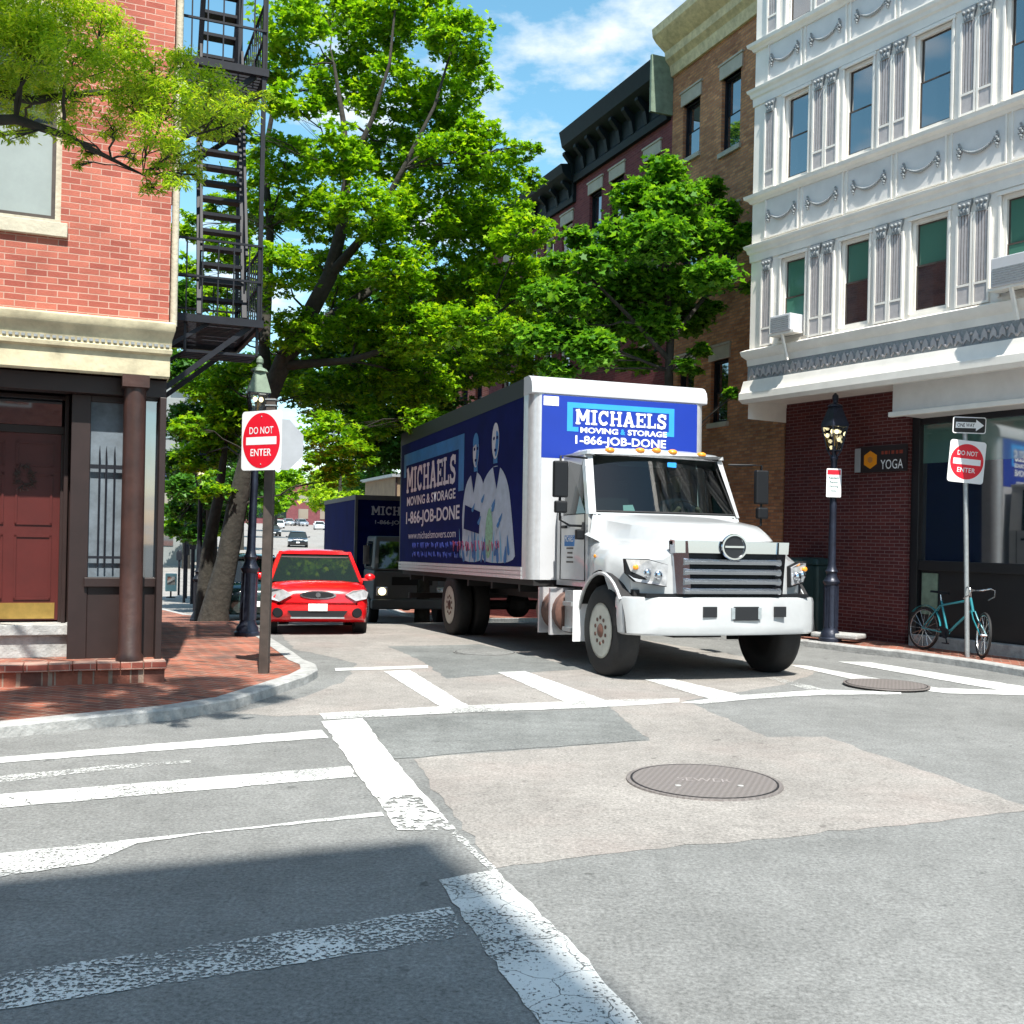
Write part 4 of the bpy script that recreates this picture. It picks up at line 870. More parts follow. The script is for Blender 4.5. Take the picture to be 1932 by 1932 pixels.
# front skin below the hood edge
f0 = rings[0]; low = [(x*.985, y+.01, .93) for x,y,z in f0]; 
b.loft([f0, low], closed=False, cap=False)
b.build('hood', M['truck_white'], tk, smooth=38)
for s in (-1,1):
    ar = MB()
    P = [(.86+.64*math.cos(R(a)), .52+.64*math.sin(R(a))) for a in range(0,181,10)]
    ar.loft([[(s*1.155,y,z) for y,z in P],[(s*.62,y,z) for y,z in P]], closed=False, cap=False); ar.box(min(s*.6,s*.62),max(s*.6,s*.62),.2,1.5,.5,1.2)
    ar.build('wheel_well', M['chassis'], tk)
for s in (-1,1):
    lip = MB()
    P = [(s*1.165,.86+.645*math.cos(R(a)), .52+.645*math.sin(R(a))) for a in range(-15,150,10)]; lip.tube(P, .022, 6)
    lip.build('wheel_arch_lip', M['truck_white'], tk, smooth=60)
# grille
gy = .075
ch = MB()
def trap(x, z): return x*(1-.05*(1.5-z)/.6)
def gbar(z0, z1, y0, y1, hw): ch.add([(-trap(hw,z0),y1,z0),(trap(hw,z0),y1,z0),(trap(hw,z1),y1,z1),(-trap(hw,z1),y1,z1),(-trap(hw,z0),y0,z0+.012),(trap(hw,z0),y0,z0+.012),(trap(hw,z1),y0,z1-.012),(-trap(hw,z1),y0,z1-.012)], [(4,5,6,7),(0,1,5,4),(1,2,6,5),(2,3,7,6),(3,0,4,7)])
gbar(1.345,1.495,gy-.05,gy+.06,.69)
for z in (.955,1.055,1.155,1.26):
    prb = [(gy-.0,z-.030),(gy-.045,z-.032),(gy-.075,z-.020),(gy-.082,z+.008),(gy-.065,z+.034),(gy-.03,z+.045),(gy-.0,z+.046)]
    ch.loft([[(-.58,a,b_) for a,b_ in prb],[(.58,a,b_) for a,b_ in prb]])
for s in (-1,1):
    ch.add([(s*.50,gy-.07,.93),(s*.64,gy-.01,.93),(s*.69,gy-.0,1.48),(s*.54,gy-.06,1.48),(s*.48,gy+.03,.93),(s*.66,gy+.08,.93),(s*.69,gy+.08,1.48),(s*.52,gy+.03,1.48)], [(0,1,2,3),(3,2,6,7),(0,3,7,4),(1,5,6,2)])
go = ch.build('grille', M['chrome'], tk, smooth=40)
MB().box(-.58,.58,gy+.0,gy+.03,.93,1.425).build('grille_mesh', M['black_plastic'], go)
em = MB(); em.loft([[(r*1.12*math.cos(t)+.0, gy-.075-d, 1.425+r*math.sin(t)) for r,d in ((.14,0),(.135,.018),(.118,.018),(.112,0))] for t in [6.2832*i/36 for i in range(37)]], closed=True, cap=False)
em.prism([(-.115,-.008),(.115,-.008),(.115,.012),(-.115,.012)], (0,gy-.075,1.425), (1,0,0), (0,0,1), 0, .014)
em.build('emblem', M['chrome'], go, smooth=40)
ed = MB(); ed.prism(disc(.118,28), (0,gy-.072,1.425), (1,0,0), (0,0,1), 0, .004); ed.build('emblem_field', M['sign_black'], go)
et = MB(); 
for s in (-1,1): et.prism([(-.072,s*.02),(.072,s*.02),(.012,s*.105),(-.012,s*.105)] if s>0 else [(-.012,-.105),(.012,-.105),(.072,-.02),(-.072,-.02)], (0,gy-.078,1.425), (1,0,0), (0,0,1), 0, .006)
# head lamps
for s in (-1,1):
    P = [(.75,1.22),(.92,1.27),(1.10,1.27),(1.09,1.14),(1.02,1.06),(.76,1.02)]
    h = MB(); fr_ = [(s*x, .045+.27*max(0,(x-.6)/.5)**2, z) for x,z in P]; bk = [(x,y+.09,z) for x,y,z in fr_]; h.add(fr_+bk, [tuple(range(6)) if s<0 else tuple(range(5,-1,-1))]+[(i,(i+1)%6,(i+1)%6+6,i+6) for i in range(6)])
    ho = h.build('headlight', M['lens'], tk, bevel=.01)
    bz = MB(); B1 = [(s*(.93+(x-.93)*1.09), y+.012, 1.15+(z-1.15)*1.14) for (x, z), (x_, y, z_) in zip(P, fr_)]; bz.loft([B1,[(x,y+.05,z) for x,y,z in B1]]); bz.build('bezel', M['black_plastic'], ho)
    l_ = MB(); l_.sphere((s*.84,.085,1.12), .05, 8, (1,.45,1)); l_.sphere((s*.94,.14,1.14), .045, 8, (1,.45,1)); l_.build('reflector', M['chrome'], ho, smooth=60)
    l_ = MB().sphere((s*1.03,.235,1.20), .032, 8, (1.1,.5,.9)); l_.build('indicator', M['amber'], ho, smooth=60)
    MB().sphere((s*1.165,1.02,1.31), .03, 8, (.4,1,.7)).build('side_marker', M['amber'], tk, smooth=60)
# bumper
def brow(z, k=0):
    P = [(-1.15,.48),(-1.165,.36),(-1.14,.22),(-1.04,.12),(-.85,.06),(-.45,.01),(0,-.005),(.45,.01),(.85,.06),(1.04,.12),(1.14,.22),(1.165,.36),(1.15,.48)]
    return [(x*(1-k), y+k*.5, z) for x,y in P]
b = MB(); b.loft([brow(.50,.03),brow(.52,.005),brow(.60,0),brow(.84,0),brow(.885,.008),brow(.895,.03)], closed=False, cap=False)
b.loft([brow(.895,.03),[(x*.9,.5,.895) for x,y,z in brow(.9)]], closed=False, cap=False); b.loft([[(x*.9,.5,.50) for x,y,z in brow(.9)],brow(.50,.03)], closed=False, cap=False)
bu = b.build('bumper', M['truck_white'], tk, smooth=40)
MB().box(-.98,.98,.08,.5,.893,.93).build('valance', M['black_plastic'], tk)
for x0,x1 in ((-.36,-.20),(.50,.64)): MB().box(x0,x1,-.012,.05,.69,.80).build('tow_opening', M['sign_black'], bu)
MB().box(-.0,.30,-.018,.05,.655,.80).build('plate_recess', M['sign_black'], bu)
q = MB().box(-.03,.01,-.02,.02,.67,.79).box(.29,.33,-.02,.02,.67,.79).build('plate_bracket', M['galv'], bu)
# cab shell
W1 = 1.0
cab = MB()
def P3(x,y,z): return (x,y,z)
zb, zs, zr = .95, 1.80, 2.60
for s in (-1,1):
    X1 = s*1.0; Xt = s*.93
    # lower side, pillars, roof side
    cab.add([(X1,1.62,zb),(X1,2.62,zb),(X1,2.62,zs),(X1,1.62,zs)], [(0,1,2,3)])
    cab.add([(X1,1.60,zs),(X1,1.70,zs),(s*.95,1.95,2.38),(s*.93,1.93,2.52)], [(0,1,2,3)])
    cab.add([(X1,2.42,zs),(X1,2.62,zs),(Xt,2.60,2.52),(Xt,2.42,2.48)], [(0,1,2,3)])
    cab.add([(s*.95,1.97,2.38),(Xt,2.42,2.46),(Xt,2.60,2.52),(s*.93,1.93,2.52)], [(0,1,2,3)])
    # a-pillar front face
    cab.add([(X1,1.60,zs),(s*.93,1.93,2.52),(s*.84,1.90,2.52),(s*.93,1.55,zs)], [(0,1,2,3)])
base_ = [(.925*u_, 1.50+.09*u_*u_, 1.832) for u_ in (-1,-.75,-.4,0,.4,.75,1)]
cab.loft([base_,[(x*1.05,y-.025,1.77) for x,y,z in base_],[(x*1.075,y-.02,1.60) for x,y,z in base_],[(x*1.075,y-.01,1.1) for x,y,z in base_]], closed=False, cap=False)
cab.add([(-1.0,2.62,zb),(1.0,2.62,zb),(.93,2.60,2.52),(-.93,2.60,2.52)], [(0,1,2,3)])
cab.add([(-1,1.62,zb),(1,1.62,zb),(1,2.62,zb),(-1,2.62,zb)], [(0,1,2,3)])
cab.add([(-1,1.62,zb),(1,1.62,zb),(1,1.62,zs),(-1,1.62,zs)], [(0,1,2,3)])
rf = [[(x*sx,y,z) for x in (-.93,-.88,-.6,0,.6,.88,.93)] for sx,y,z in ((1,1.90,0),)]
def rr_(y, h, k=1): return [(-.935*k,y,2.52),(-.93*k,y,2.56),(-.86*k,y,2.60+h),(-.5*k,y,2.63+h),(0,y,2.64+h),(.5*k,y,2.63+h),(.86*k,y,2.60+h),(.93*k,y,2.56),(.935*k,y,2.52)]
cab.loft([rr_(1.85,-.10,.96),rr_(1.875,-.05,.99),rr_(1.97,-.015),rr_(2.3,-.0),rr_(2.58,-.03),rr_(2.62,-.05)], closed=True)
co = cab.build('cab', M['truck_white'], tk, smooth=35)
ws = MB(); rows_ = []
for k in range(5):
    t = k/4; y = 1.50+.40*t; z = 1.83+.69*t; hw = .925-.085*t; rows_.append([(hw*u_, y+.10*u_*u_*.9, z) for u_ in (-1,-.75,-.4,0,.4,.75,1)])
ws.loft(rows_, closed=False, cap=False); ws.build('windshield', M['glass_clear'], co, smooth=60)
gs = MB()
for u_ in (-1, 1): gs.tube([(r_[0 if u_<0 else 6][0], r_[0 if u_<0 else 6][1]-.003, r_[0 if u_<0 else 6][2]) for r_ in rows_], .014, 5)
gs.tube([(x,y-.003,z) for x,y,z in rows_[0]], .014, 5); gs.tube([(x,y-.003,z) for x,y,z in rows_[4]], .012, 5); gs.build('screen_seal', M['rubber'], co)
for s in (-1,1):
    MB().add([(s*1.001,1.71,zs+.01),(s*1.001,2.42,zs+.01),(s*.934,2.42,2.47),(s*.952,1.96,2.39)], [(0,1,2,3)]).build('side_window', M['car_glass'], co)
    d_ = MB(); 
    for a,b_ in (((s*1.004,1.70,1.02),(s*1.004,1.72,zs)),((s*1.004,2.5,1.02),(s*1.004,2.5,zs)),((s*1.004,1.70,1.02),(s*1.004,2.5,1.02))): d_.beam(a,b_,.008)
    do = d_.build('door_gap', M['black_plastic'], co); MB().beam((s*1.015,2.28,1.66),(s*1.015,2.42,1.66),.035).build('door_handle', M['black_plastic'], co)
db = MB(); db.prism([(0,0),(.32,0),(.32,.13),(0,.13)], (-1.003,2.36,1.425), (0,-1,0), (0,0,1), 0, .002); db.build('door_logo', M['side_blue'], co)
text('door_lettering', 'MICHAELS', M['white_vinyl'], co, (-1.006,2.20,1.515), (0,-1,0), (0,0,1), .28, .07, off=.001)
for i, w_ in enumerate((.22,.16,.19,.22)): MB().box(-1.005,-1.002,2.18-w_/2,2.18+w_/2,1.39-i*.055,1.41-i*.055).build('door_small_print', M['pole_brown'], co)
m_ = MB()
for x in (-.62,-.22,0,.22,.62): m_.sphere((x,1.885,2.60-.04*abs(x)), .06, 8, (1.1,.8,.6))
m_.build('roof_marker_light', M['amber'], co, smooth=60)
# cab interior
it = MB(); it.box(-.9,.9,1.56,1.9,1.55,1.80); it.box(-.9,.9,2.5,2.56,1.0,2.45); it.build('dashboard', M['interior'], co)
for x in (-.45,.45): MB().box(x-.24,x+.24,2.18,2.45,1.35,2.25).box(x-.13,x+.13,2.25,2.38,2.25,2.45).build('seat', M['interior'], co, bevel=.04)
st_ = MB(); st_.loft([[ (.45+(.21+.016*math.cos(p))*math.cos(t), 1.93+.016*math.sin(p)+.1*math.sin(t), 1.85+(.21+.016*math.cos(p))*math.sin(t)*.75) for p in [6.283*j/6 for j in range(6)]] for t in [6.2832*i/24 for i in range(25)]], cap=False); st_.beam((.25,1.93,1.85),(.65,1.93,1.85),.03); st_.build('steering_wheel', M['black_plastic'], co, smooth=60)
MB().prism([(0,0),(.28,0),(.24,.03),(.16,.05),(.15,.14),(.02,.13)], (-.55,1.62,1.80), (1,0,0), (0,.5,.85), 0, .004).build('paperwork', M['white_vinyl'], co)
MB().box(.13,.25,1.84,1.845,2.40,2.46).build('inspection_sticker', M['sky_vinyl'], co)
# mirrors
for s in (-1,1):
    mi = MB(); cx = s*1.34; mi.box(cx-.09,cx+.09,1.62,1.70,1.98,2.40); mo = mi.build('mirror', M['black_plastic'], tk, bevel=.02)
    MB().box(cx-.075,cx+.075,1.60,1.68,1.80,1.94).build('convex_mirror', M['black_plastic'], mo, bevel=.02)
    ar_ = MB(); ar_.tube([(s*.95,1.80,2.46),(s*1.2,1.68,2.46),(cx,1.66,2.46),(cx,1.66,1.72),(s*1.2,1.70,1.66),(s*1.0,1.78,1.66)], .014, 6); ar_.tube([(s*1.0,1.76,1.70),(s*1.02,1.74,1.58)], .02, 6)
    ar_.build('mirror_bracket', M['black_plastic'], mo, smooth=60)
MB().box(-1.10,-1.0,1.72,1.80,1.50,1.62).build('small_mirror', M['black_plastic'], tk, bevel=.015)

# the cab stands a little higher and wider than the first fit
for o in list(tk.children):
    if o.name.split('.')[0] in ('cargo_box','fuel_tank','chassis','mud_flap'): continue
    if o.name.split('.')[0] == 'wheel' and max(v.co.y for v in o.data.vertices) > 3: continue
    for q_ in [o]+list(o.children):
        for q2 in [q_]+(list(q_.children) if q_ is not o else []):
            if q2.get('fit'): continue
            q2['fit'] = 1; wl = o.name.startswith('wheel') and 'well' not in o.name
            for v in q2.data.vertices: v.co.x = v.co.x*(1 if wl else 1.03)+(.07 if wl else .10); v.co.z = v.co.z*(1 if wl else 1.035)
for o in bpy.data.objects:
    if 'fit' in o: del o['fit']

# driver behind the wheel
def driver():
    pts = [(.45,2.30,1.50),(.45,2.29,1.72),(.45,2.27,1.98),(.45,2.24,2.12),(.45,2.22,2.26),(.45,2.21,2.36),(.24,2.22,1.97),(.20,2.08,1.76),(.30,1.92,1.86),(.33,1.88,1.93),(.66,2.22,1.97),(.70,2.08,1.76),(.60,1.92,1.86),(.57,1.88,1.93),(.34,1.98,1.44),(.34,1.78,1.30),(.56,1.98,1.44),(.56,1.78,1.30)]
    ed_ = [(0,1),(1,2),(2,3),(3,4),(4,5),(2,6),(6,7),(7,8),(8,9),(2,10),(10,11),(11,12),(12,13),(0,14),(14,15),(0,16),(16,17)]
    rd = [.14,.15,.15,.06,.10,.085,.07,.05,.035,.035,.07,.05,.035,.035,.085,.06,.085,.06]
    me = bpy.data.meshes.new('person'); me.from_pydata([(x*1.03+.10,y,z*1.035) for x,y,z in pts], ed_, []); o = bpy.data.objects.new('person', me); COL.objects.link(o)
    m = o.modifiers.new('skin', 'SKIN'); sv = me.skin_vertices[0].data
    for i, r in enumerate(rd): sv[i].radius = (r, r*(.75 if i < 3 else 1))
    sv[0].use_root = True; o.modifiers.new('sub', 'SUBSURF').levels = 2; bpy.context.view_layer.update()
    m2 = bpy.data.meshes.new_from_object(o.evaluated_get(bpy.context.evaluated_depsgraph_get())); o.modifiers.clear(); o.data = m2; m2.materials.clear()
    m2.materials.append(mat('navy_work_shirt', (.02,.025,.05), .8)); m2.materials.append(mat('skin', (.36,.21,.15), .55))
    for f in m2.polygons: f.material_index = 1 if (f.center.z > 2.19 or (f.center.y < 1.96 and f.center.z > 1.86)) else 0; f.use_smooth = True
    h = MB().sphere((.5635,2.25,2.425), .105, 10, (1,1.05,.75)).build('hair', mat('dark_hair', (.015,.012,.01), .8), o, smooth=60)
    n_ = MB().sphere((.5635,2.115,2.345), .018, 6).build('nose', bpy.data.materials['skin'], o, smooth=60)
    g = MB().sphere((.53,2.125,2.375), .011, 6).sphere((.597,2.125,2.375), .011, 6).build('eyes', M['sign_black'], o)
    o.location = tk.location; o.rotation_euler = tk.rotation_euler; tag(o, 'driver in a dark shirt holding the wheel of the big white truck', 'person')
driver()
# ============================================================ SECOND TRUCK
M['t2_shaded_grey'] = mat('shaded_grey_truck_paint', (.10,.105,.11), .5, noise=(3,.1))  # tree shade over the second truck is painted into its grey
t2 = thing('cabover_truck', 'darker cabover moving truck with one lit headlight, waiting behind the big white truck', 'truck', (-2.4, 25.8, -.72), R(17))
b = MB(); b.box(-.95,.95,.02,1.55,.62,1.35); b.loft([[(-.95,.02,1.35),(.95,.02,1.35),(.95,1.55,1.35),(-.95,1.55,1.35)],[(-.88,.28,2.18),(.88,.28,2.18),(.88,1.5,2.18),(-.88,1.5,2.18)]]); 
c2 = b.build('cab', M['t2_shaded_grey'], t2, bevel=.05)
MB().add([(-.84,.035,1.40),(.84,.035,1.40),(.78,.235,2.05),(-.78,.235,2.05)], [(0,1,2,3)]).build('windshield', M['car_glass'], c2)
for s in (-1,1): MB().add([(s*.948,.35,1.42),(s*.948,1.2,1.42),(s*.90,1.2,2.05),(s*.90,.5,2.05)], [(0,1,2,3)]).build('side_window', M['car_glass'], c2)
MB().box(-.5,.5,-.002,.02,1.0,1.2).build('grille', M['black_plastic'], c2)
MB().box(-1,1,-.12,.1,.42,.66).build('bumper', M['t2_shaded_grey'], t2, bevel=.04)
for s in (-1,1):
    ho = MB().box(s*.74-.14,s*.74+.14,-.02,.03,.74,.96).build('headlight', M['lens'], t2, bevel=.02)
    MB().sphere((s*.74,-.03,.85), .095, 10, (1,.4,1)).build('bulb', M['lit_lens'] if s < 0 else M['lens'], ho, smooth=60)
    MB().box(s*1.12-.07,s*1.12+.07,.1,.16,1.5,1.95).tube([(s*.93,.3,2.0),(s*1.12,.13,2.0),(s*1.12,.13,1.425),(s*.93,.3,1.4)], .012, 5).build('mirror', M['black_plastic'], t2)
    wheel(t2, s*.85, .75, .40, .24, s); wheel(t2, s*.9, 5.2, .40, .24, s)
b2 = MB().box(-1.15,1.15,1.75,8.2,.85,3.15).build('cargo_box', M['box_shade_navy'], t2)  # box colour carries the shade too
MB().box(-1.17,1.17,1.72,8.22,3.10,3.22).box(-1.17,-1.1,1.72,1.80,.85,3.1).box(1.1,1.17,1.72,1.80,.85,3.1).box(-1.17,-1.14,1.75,8.2,.85,1.0).build('box_rail', M['t2_shaded_grey'], b2)
MB().box(-1.1,1.1,1.74,1.75,2.3,3.08).build('front_panel', M['box_shade_navy'], b2)
s = MB(); slab(s, 'MICHAELS', (-.75,1.735,2.72), (1,0,0), (0,0,1), 1.5, .22, 0, .003); s.build('company_name', M['side_white'], b2)
text('phone_number', '1-866-JOB-DONE', M['side_white'], b2, (0,1.735,2.52), (1,0,0), (0,0,1), 1.3, .14, bold=.02)
MB().box(-.4,.4,.3,8.1,.5,.8).build('chassis', M['chassis'], t2)

# ============================================================ CARS
def car(name, label, cat, loc, rz, col, L_=4.1, W_=1.62, H_=1.42, hatch=True, group=None, detail=True, plate=True, lens='lens'):
    t = thing(name, label, cat, loc, rz, group); m = col if not isinstance(col, str) else M[col]; h = W_/2
    hz = H_*.60    # waist
    st = [(.0,.74,.40,.62),(.03,.84,.30,.70),(.10,.91,.24,.75),(.25,.96,.2,.80),(.55,.985,.19,.86),(1.0,1,.2,hz-.03),(1.25,1,.2,hz),(2.2,1,.2,hz+.03),(3.2,1,.2,hz+.05),(L_-.35,.98,.22,hz+.06),(L_-.08,.93,.28,hz+.02),(L_,.86,.36,hz-.08)]
    rings = []
    ys_ = []
    for a, b in zip(st, st[1:]):
        n = max(1, int((b[0]-a[0])/.12))
        for i in range(n): k = i/n; ys_.append(tuple(a[j]+(b[j]-a[j])*k for j in range(4)))
    ys_.append(st[-1])
    wr = .31; ya, yb_ = .78, L_-.80
    for y, kw, zb, zt in ys_:
        w_ = h*kw; zb2 = zb
        for yc in (ya, yb_):
            if abs(y-yc) < wr+.05: zb2 = max(zb2, .31+math.sqrt(max(0,(wr+.05)**2-(y-yc)**2)))
        hf = [(0,zt+.02),(w_*.5,zt+.012),(w_*.80,zt-.015),(w_*.93,zt-.06),(w_*.99,zt-.14),(w_,max(zb2+.06,(zt+zb)/2)),(w_*.985,max(zb2+.02,zb+.12)),(w_*.96,zb2),(w_*.6,zb),(0,zb)]
        hf[8] = (w_*.6, zb); rings.append([(-a,y,b) for a,b in hf[::-1]]+[(a,y,b) for a,b in hf[1:-1]])
    bo_ = MB().loft(rings).build('body', m, t, smooth=50)
    gw = MB()
    for yc in (ya, yb_):
        for s in (-1,1): gw.lathe([(wr+.04,s*(h-.22)),(wr+.04,s*(h-.02)),(.01,s*(h-.02))], 20, (0,yc,.31), 'x')
    gw.build('wheel_well', M['chassis'], t)
    zr = H_; g0, g1 = 1.02, (L_-.12 if hatch else L_-.75); r0, r1 = 1.72, (L_-.62 if hatch else L_-1.35)
    def gr(y0, kw, z): return None
    gl_ = MB(); B = [(-h*.90,g0,hz-.01),(h*.90,g0,hz-.01),(h*.92,g1,hz+.04),(-h*.92,g1,hz+.04)]; T = [(-h*.69,r0,zr-.07),(h*.69,r0,zr-.07),(h*.70,r1,zr-.07),(-h*.70,r1,zr-.07)]
    gl_.loft([B,T]); go_ = gl_.build('windows', M['car_glass'], t)
    rf_ = MB(); rf_.loft([[(-h*.71,y,zr-.09),(-h*.70,y,zr-.05),(-h*.55,y,zr-.01+k),(0,y,zr+.005+k),(h*.55,y,zr-.01+k),(h*.70,y,zr-.05),(h*.71,y,zr-.09)] for y,k in ((r0-.07,-.03),(r0+.06,0),((r0+r1)/2,.012),(r1-.05,0),(r1+.06,-.02))]); rf_.build('roof', m, t, smooth=50)
    pl_ = MB()
    for s in (-1,1):
        pl_.beam((s*h*.90,g0-.01,hz-.02),(s*h*.70,r0-.02,zr-.06),.055,.05); pl_.beam((s*h*.93,g1+.0,hz+.03),(s*h*.71,r1+.02,zr-.06),.09,.07)
        ym = (g0+g1)/2+.1; pl_.beam((s*h*.915,ym,hz),(s*h*.70,ym+.0,zr-.07),.05,.05); 
    pl_.build('pillar', m, t)
    MB().loft([[(x*.985,g0+.012,hz-.008) for x in (-h*.9,h*.9)],[(x,g0-.05,hz-.0) for x in (-h*.88,h*.88)]], closed=False, cap=False).build('cowl', M['black_plastic'], t)
    for yc in (ya, yb_):
        for s in (-1,1): wheel(t, s*(h-.12), yc, .31, .19, s, 'box_alu', truck=False)
    for s in (-1,1): MB().sphere((s*(h+.09),g0+.32,hz+.09), .075, 8, (1.2,.6,.85)).box(min(s*(h-.06),s*(h+.06)),max(s*(h-.06),s*(h+.06)),g0+.30,g0+.34,hz+.03,hz+.07).build('mirror', m, t, smooth=40)
    for s in (-1,1):
        fr_ = [(s*.40*h/.8,.02,.645),(s*.52*h/.8,.04,.715),(s*.70*h/.8,.12,.735),(s*.775*h/.8,.21,.69),(s*.74*h/.8,.10,.585),(s*.57*h/.8,.015,.545)]
        fr_ = [(x,y-.055,z) for x,y,z in fr_]; bk = [(x,y+.12,z+.0) for x,y,z in fr_]; o = MB().add(fr_+bk, [tuple(range(6)) if s < 0 else tuple(range(5,-1,-1))]+[(i,(i+1)%6,(i+1)%6+6,i+6) for i in range(6)]); ho = o.build('headlight', M[lens], t, bevel=.012)
    if detail:
        g = MB(); ov = [(.24*math.cos(a)*(1 if abs(math.cos(a))<.7 else 1.05),.05*math.sin(a)) for a in [6.283*i/20 for i in range(20)]]
        go = MB().prism([(x*1.15,y*1.35) for x,y in ov], (0,-.005,.64), (1,0,0), (0,0,1), -.02, .012).build('grille', M['chrome'], t)
        MB().prism(ov, (0,-.018,.64), (1,0,0), (0,0,1), -.01, .004).build('grille_mesh', M['sign_black'], go)
        MB().prism(disc(.04,16), (0,-.026,.64), (1,0,0), (0,0,1), 0, .008).build('emblem', M['chrome'], go)
        MB().prism([(-.40,.0),(.40,.0),(.47,.10),(-.47,.10)], (0,.012,.29), (1,0,0), (0,0,1), 0, .03).build('lower_intake', M['sign_black'], t)
        MB().box(-.42,.42,-.025,.0,.265,.29).build('lip', M['galv'], t)
        for s in (-1,1): fo_ = MB().lathe([(.001,.0),(.07,.0),(.085,.03),(.085,.08)], 16, (s*.62,-.005,.36), 'y').build('fog_light', M['black_plastic'], t, smooth=40)
    if plate:
        po = MB().box(-.15,.15,-.045,-.01,.385,.50).build('number_plate', M['white_vinyl'], t, bevel=.004)
    for s in (-1,1): MB().box(s*h*.66-.12,s*h*.66+.12,L_-.05,L_+.01,.62,.78).build('tail_light', M['sign_red'], t)
    return t
def ground(x, y): return (x, y, hg(x, y))
def hgz(p): return hg(*p)
rc = car('red_hatchback', 'bright red hatchback facing the crossing, left of the big truck', 'car', ground(-3.06,16.85), R(12.5), 'car_red', W_=1.68, H_=1.43)
rc.rotation_euler = (R(-3), 0, R(12.5))
cols_ = {'black': mat('black_car_paint',(.012,.014,.018),.2,coat=.8), 'silver': mat('silver_car_paint',(.45,.47,.5),.25,.6,coat=.6), 'white': mat('white_car_paint',(.75,.76,.78),.25,coat=.6), 'blue': mat('dark_blue_car_paint',(.02,.05,.11),.25,coat=.7), 'dkred': mat('dark_red_car_paint',(.3,.02,.02),.25,coat=.7), 'green': mat('dark_green_car_paint',(.015,.04,.04),.2,coat=.8)}
def farcar(name, label, u, v, rz, c, **k):
    p = G(u, v); return car(name, label, 'car', ground(*p), rz, cols_[c], detail=False, **k)
farcar('black_sedan', 'small black car driving up the sunny road far behind the red one', 562, 1033, R(12), 'black', W_=1.8, hatch=False, lens='lens')
car('parked_car', 'dark green parked car mostly hidden behind the left street lamp', 'car', ground(-5.35,22.0), R(16), cols_['green'], group='cars parked down the street', detail=False)
car('parked_car', 'silver parked car behind the dark green one by the tree', 'car', ground(-6.95,28.0), R(17), cols_['silver'], group='cars parked down the street', detail=False)
car('parked_car', 'white parked car glimpsed between lamp post and sign pole', 'car', ground(-8.6,34.0), R(17), cols_['white'], group='cars parked down the street', detail=False)
for i, (u, v, c, lb_) in enumerate(((527,997,'white','white parked car far up the hill, just right of the sign pole'),(548,992,'silver','silver car in the distant row, second from the sign pole'),(575,993,'silver','silver distant car with a red tail, above the black one'),(592,988,'dkred','dark red car at the right end of the distant row'),(536,983,'blue','dark blue car in the back of the distant row'),(560,982,'white','white car at the very back of the distant row'),(604,1000,'white','white car nearest the second truck in the distant row'),(518,1012,'black','black car at the left kerb of the hill road'),(583,984,'blue','blue car in the back right of the distant row'),(600,980,'silver','pale car highest up at the right of the distant row'))):
    farcar('distant_car', lb_, u, v, R(14+8*(i%3)), c, W_=1.75, group='cars in the distant row')
for u, v, c, lb_ in ((345,1035,'white','white car beyond the left pavement, above the dark one'),(372,1045,'silver','silver car seen between the meter posts and the leaning trunk'),(398,1030,'black','black car far off between the two trunks')):
    farcar('corridor_car', lb_, u, v, R(70), c, W_=1.7, hatch=False, group='cars seen past the left pavement')
farcar('corridor_car', 'dark car at the end of the left pavement with a pale roof', 325, 1062, R(60), 'blue', W_=1.7, hatch=False)

# ============================================================ STREET FURNITURE
def lamp(name, label, loc, H, m, roof, lean=0, detail=True, group='gas lamp posts', lit=True):
    t = thing(name, label, 'street lamp', loc, R(20), group); t.rotation_euler = (0, lean, R(20)); k = H/3.75
    p = MB(); p.lathe([(.17,0),(.17,.05),(.15,.07),(.145,.12),(.115,.16),(.10,.22),(.098,.85),(.12,.88),(.125,.91),(.10,.94),(.075,1.0),(.08,1.04),(.095,1.06),(.07,1.10),(.058,1.16),(.05,2.0),(.055,2.03),(.05,2.06),(.045,2.72),(.06,2.75),(.06,2.78),(.035,2.82),(.03,2.95)], 20)
    for i in range(8):
        a = 6.283*i/8; p.tube([(.1*math.cos(a),.1*math.sin(a),.22),(.098*math.cos(a),.098*math.sin(a),.84)], .012, 5)
    po = p.build('post', m, t, smooth=35)
    c = MB(); 
    for i in range(4):
        a = R(45+90*i); c.beam((.10*math.cos(a),.10*math.sin(a),2.88),(.19*math.cos(a),.19*math.sin(a),3.25),.018); c.beam((.05*math.cos(a),.05*math.sin(a),2.80),(.10*math.cos(a),.10*math.sin(a),2.88),.02)
    for r_, z in ((.10,2.88),(.19,3.25)):
        for i in range(4):
            a, b = R(45+90*i), R(135+90*i); c.beam((r_*math.cos(a),r_*math.sin(a),z),(r_*math.cos(b),r_*math.sin(b),z),.022)
    lo = c.build('lantern_cage', m, t)
    g = MB(); g.lathe([(.098,2.885),(.186,3.245)], 4, ph=R(45)); g.build('lantern_glass', M['lantern_glass'], lo)
    r = MB(); r.lathe([(.21,3.25),(.20,3.29),(.105,3.52),(.10,3.54)], 4, ph=R(45)); r.lathe([(.12,3.54),(.10,3.57),(.04,3.60),(.035,3.64),(.05,3.66),(.045,3.71),(.012,3.75)], 12)
    r.build('lantern_roof', roof, lo)
    mt = MB(); 
    for dx_ in (-.04,.04): mt.sphere((dx_,0,3.17), .03, 8, (1,1,1.2))
    mt.build('gas_mantle', M['lit_lens'] if lit else M['lens'], lo, smooth=60)
    MB().tube([(0,0,2.95),(0,0,3.13)], .012, 6).build('burner', M['brass'], lo)
    t.scale = (k,k,k)
    return t
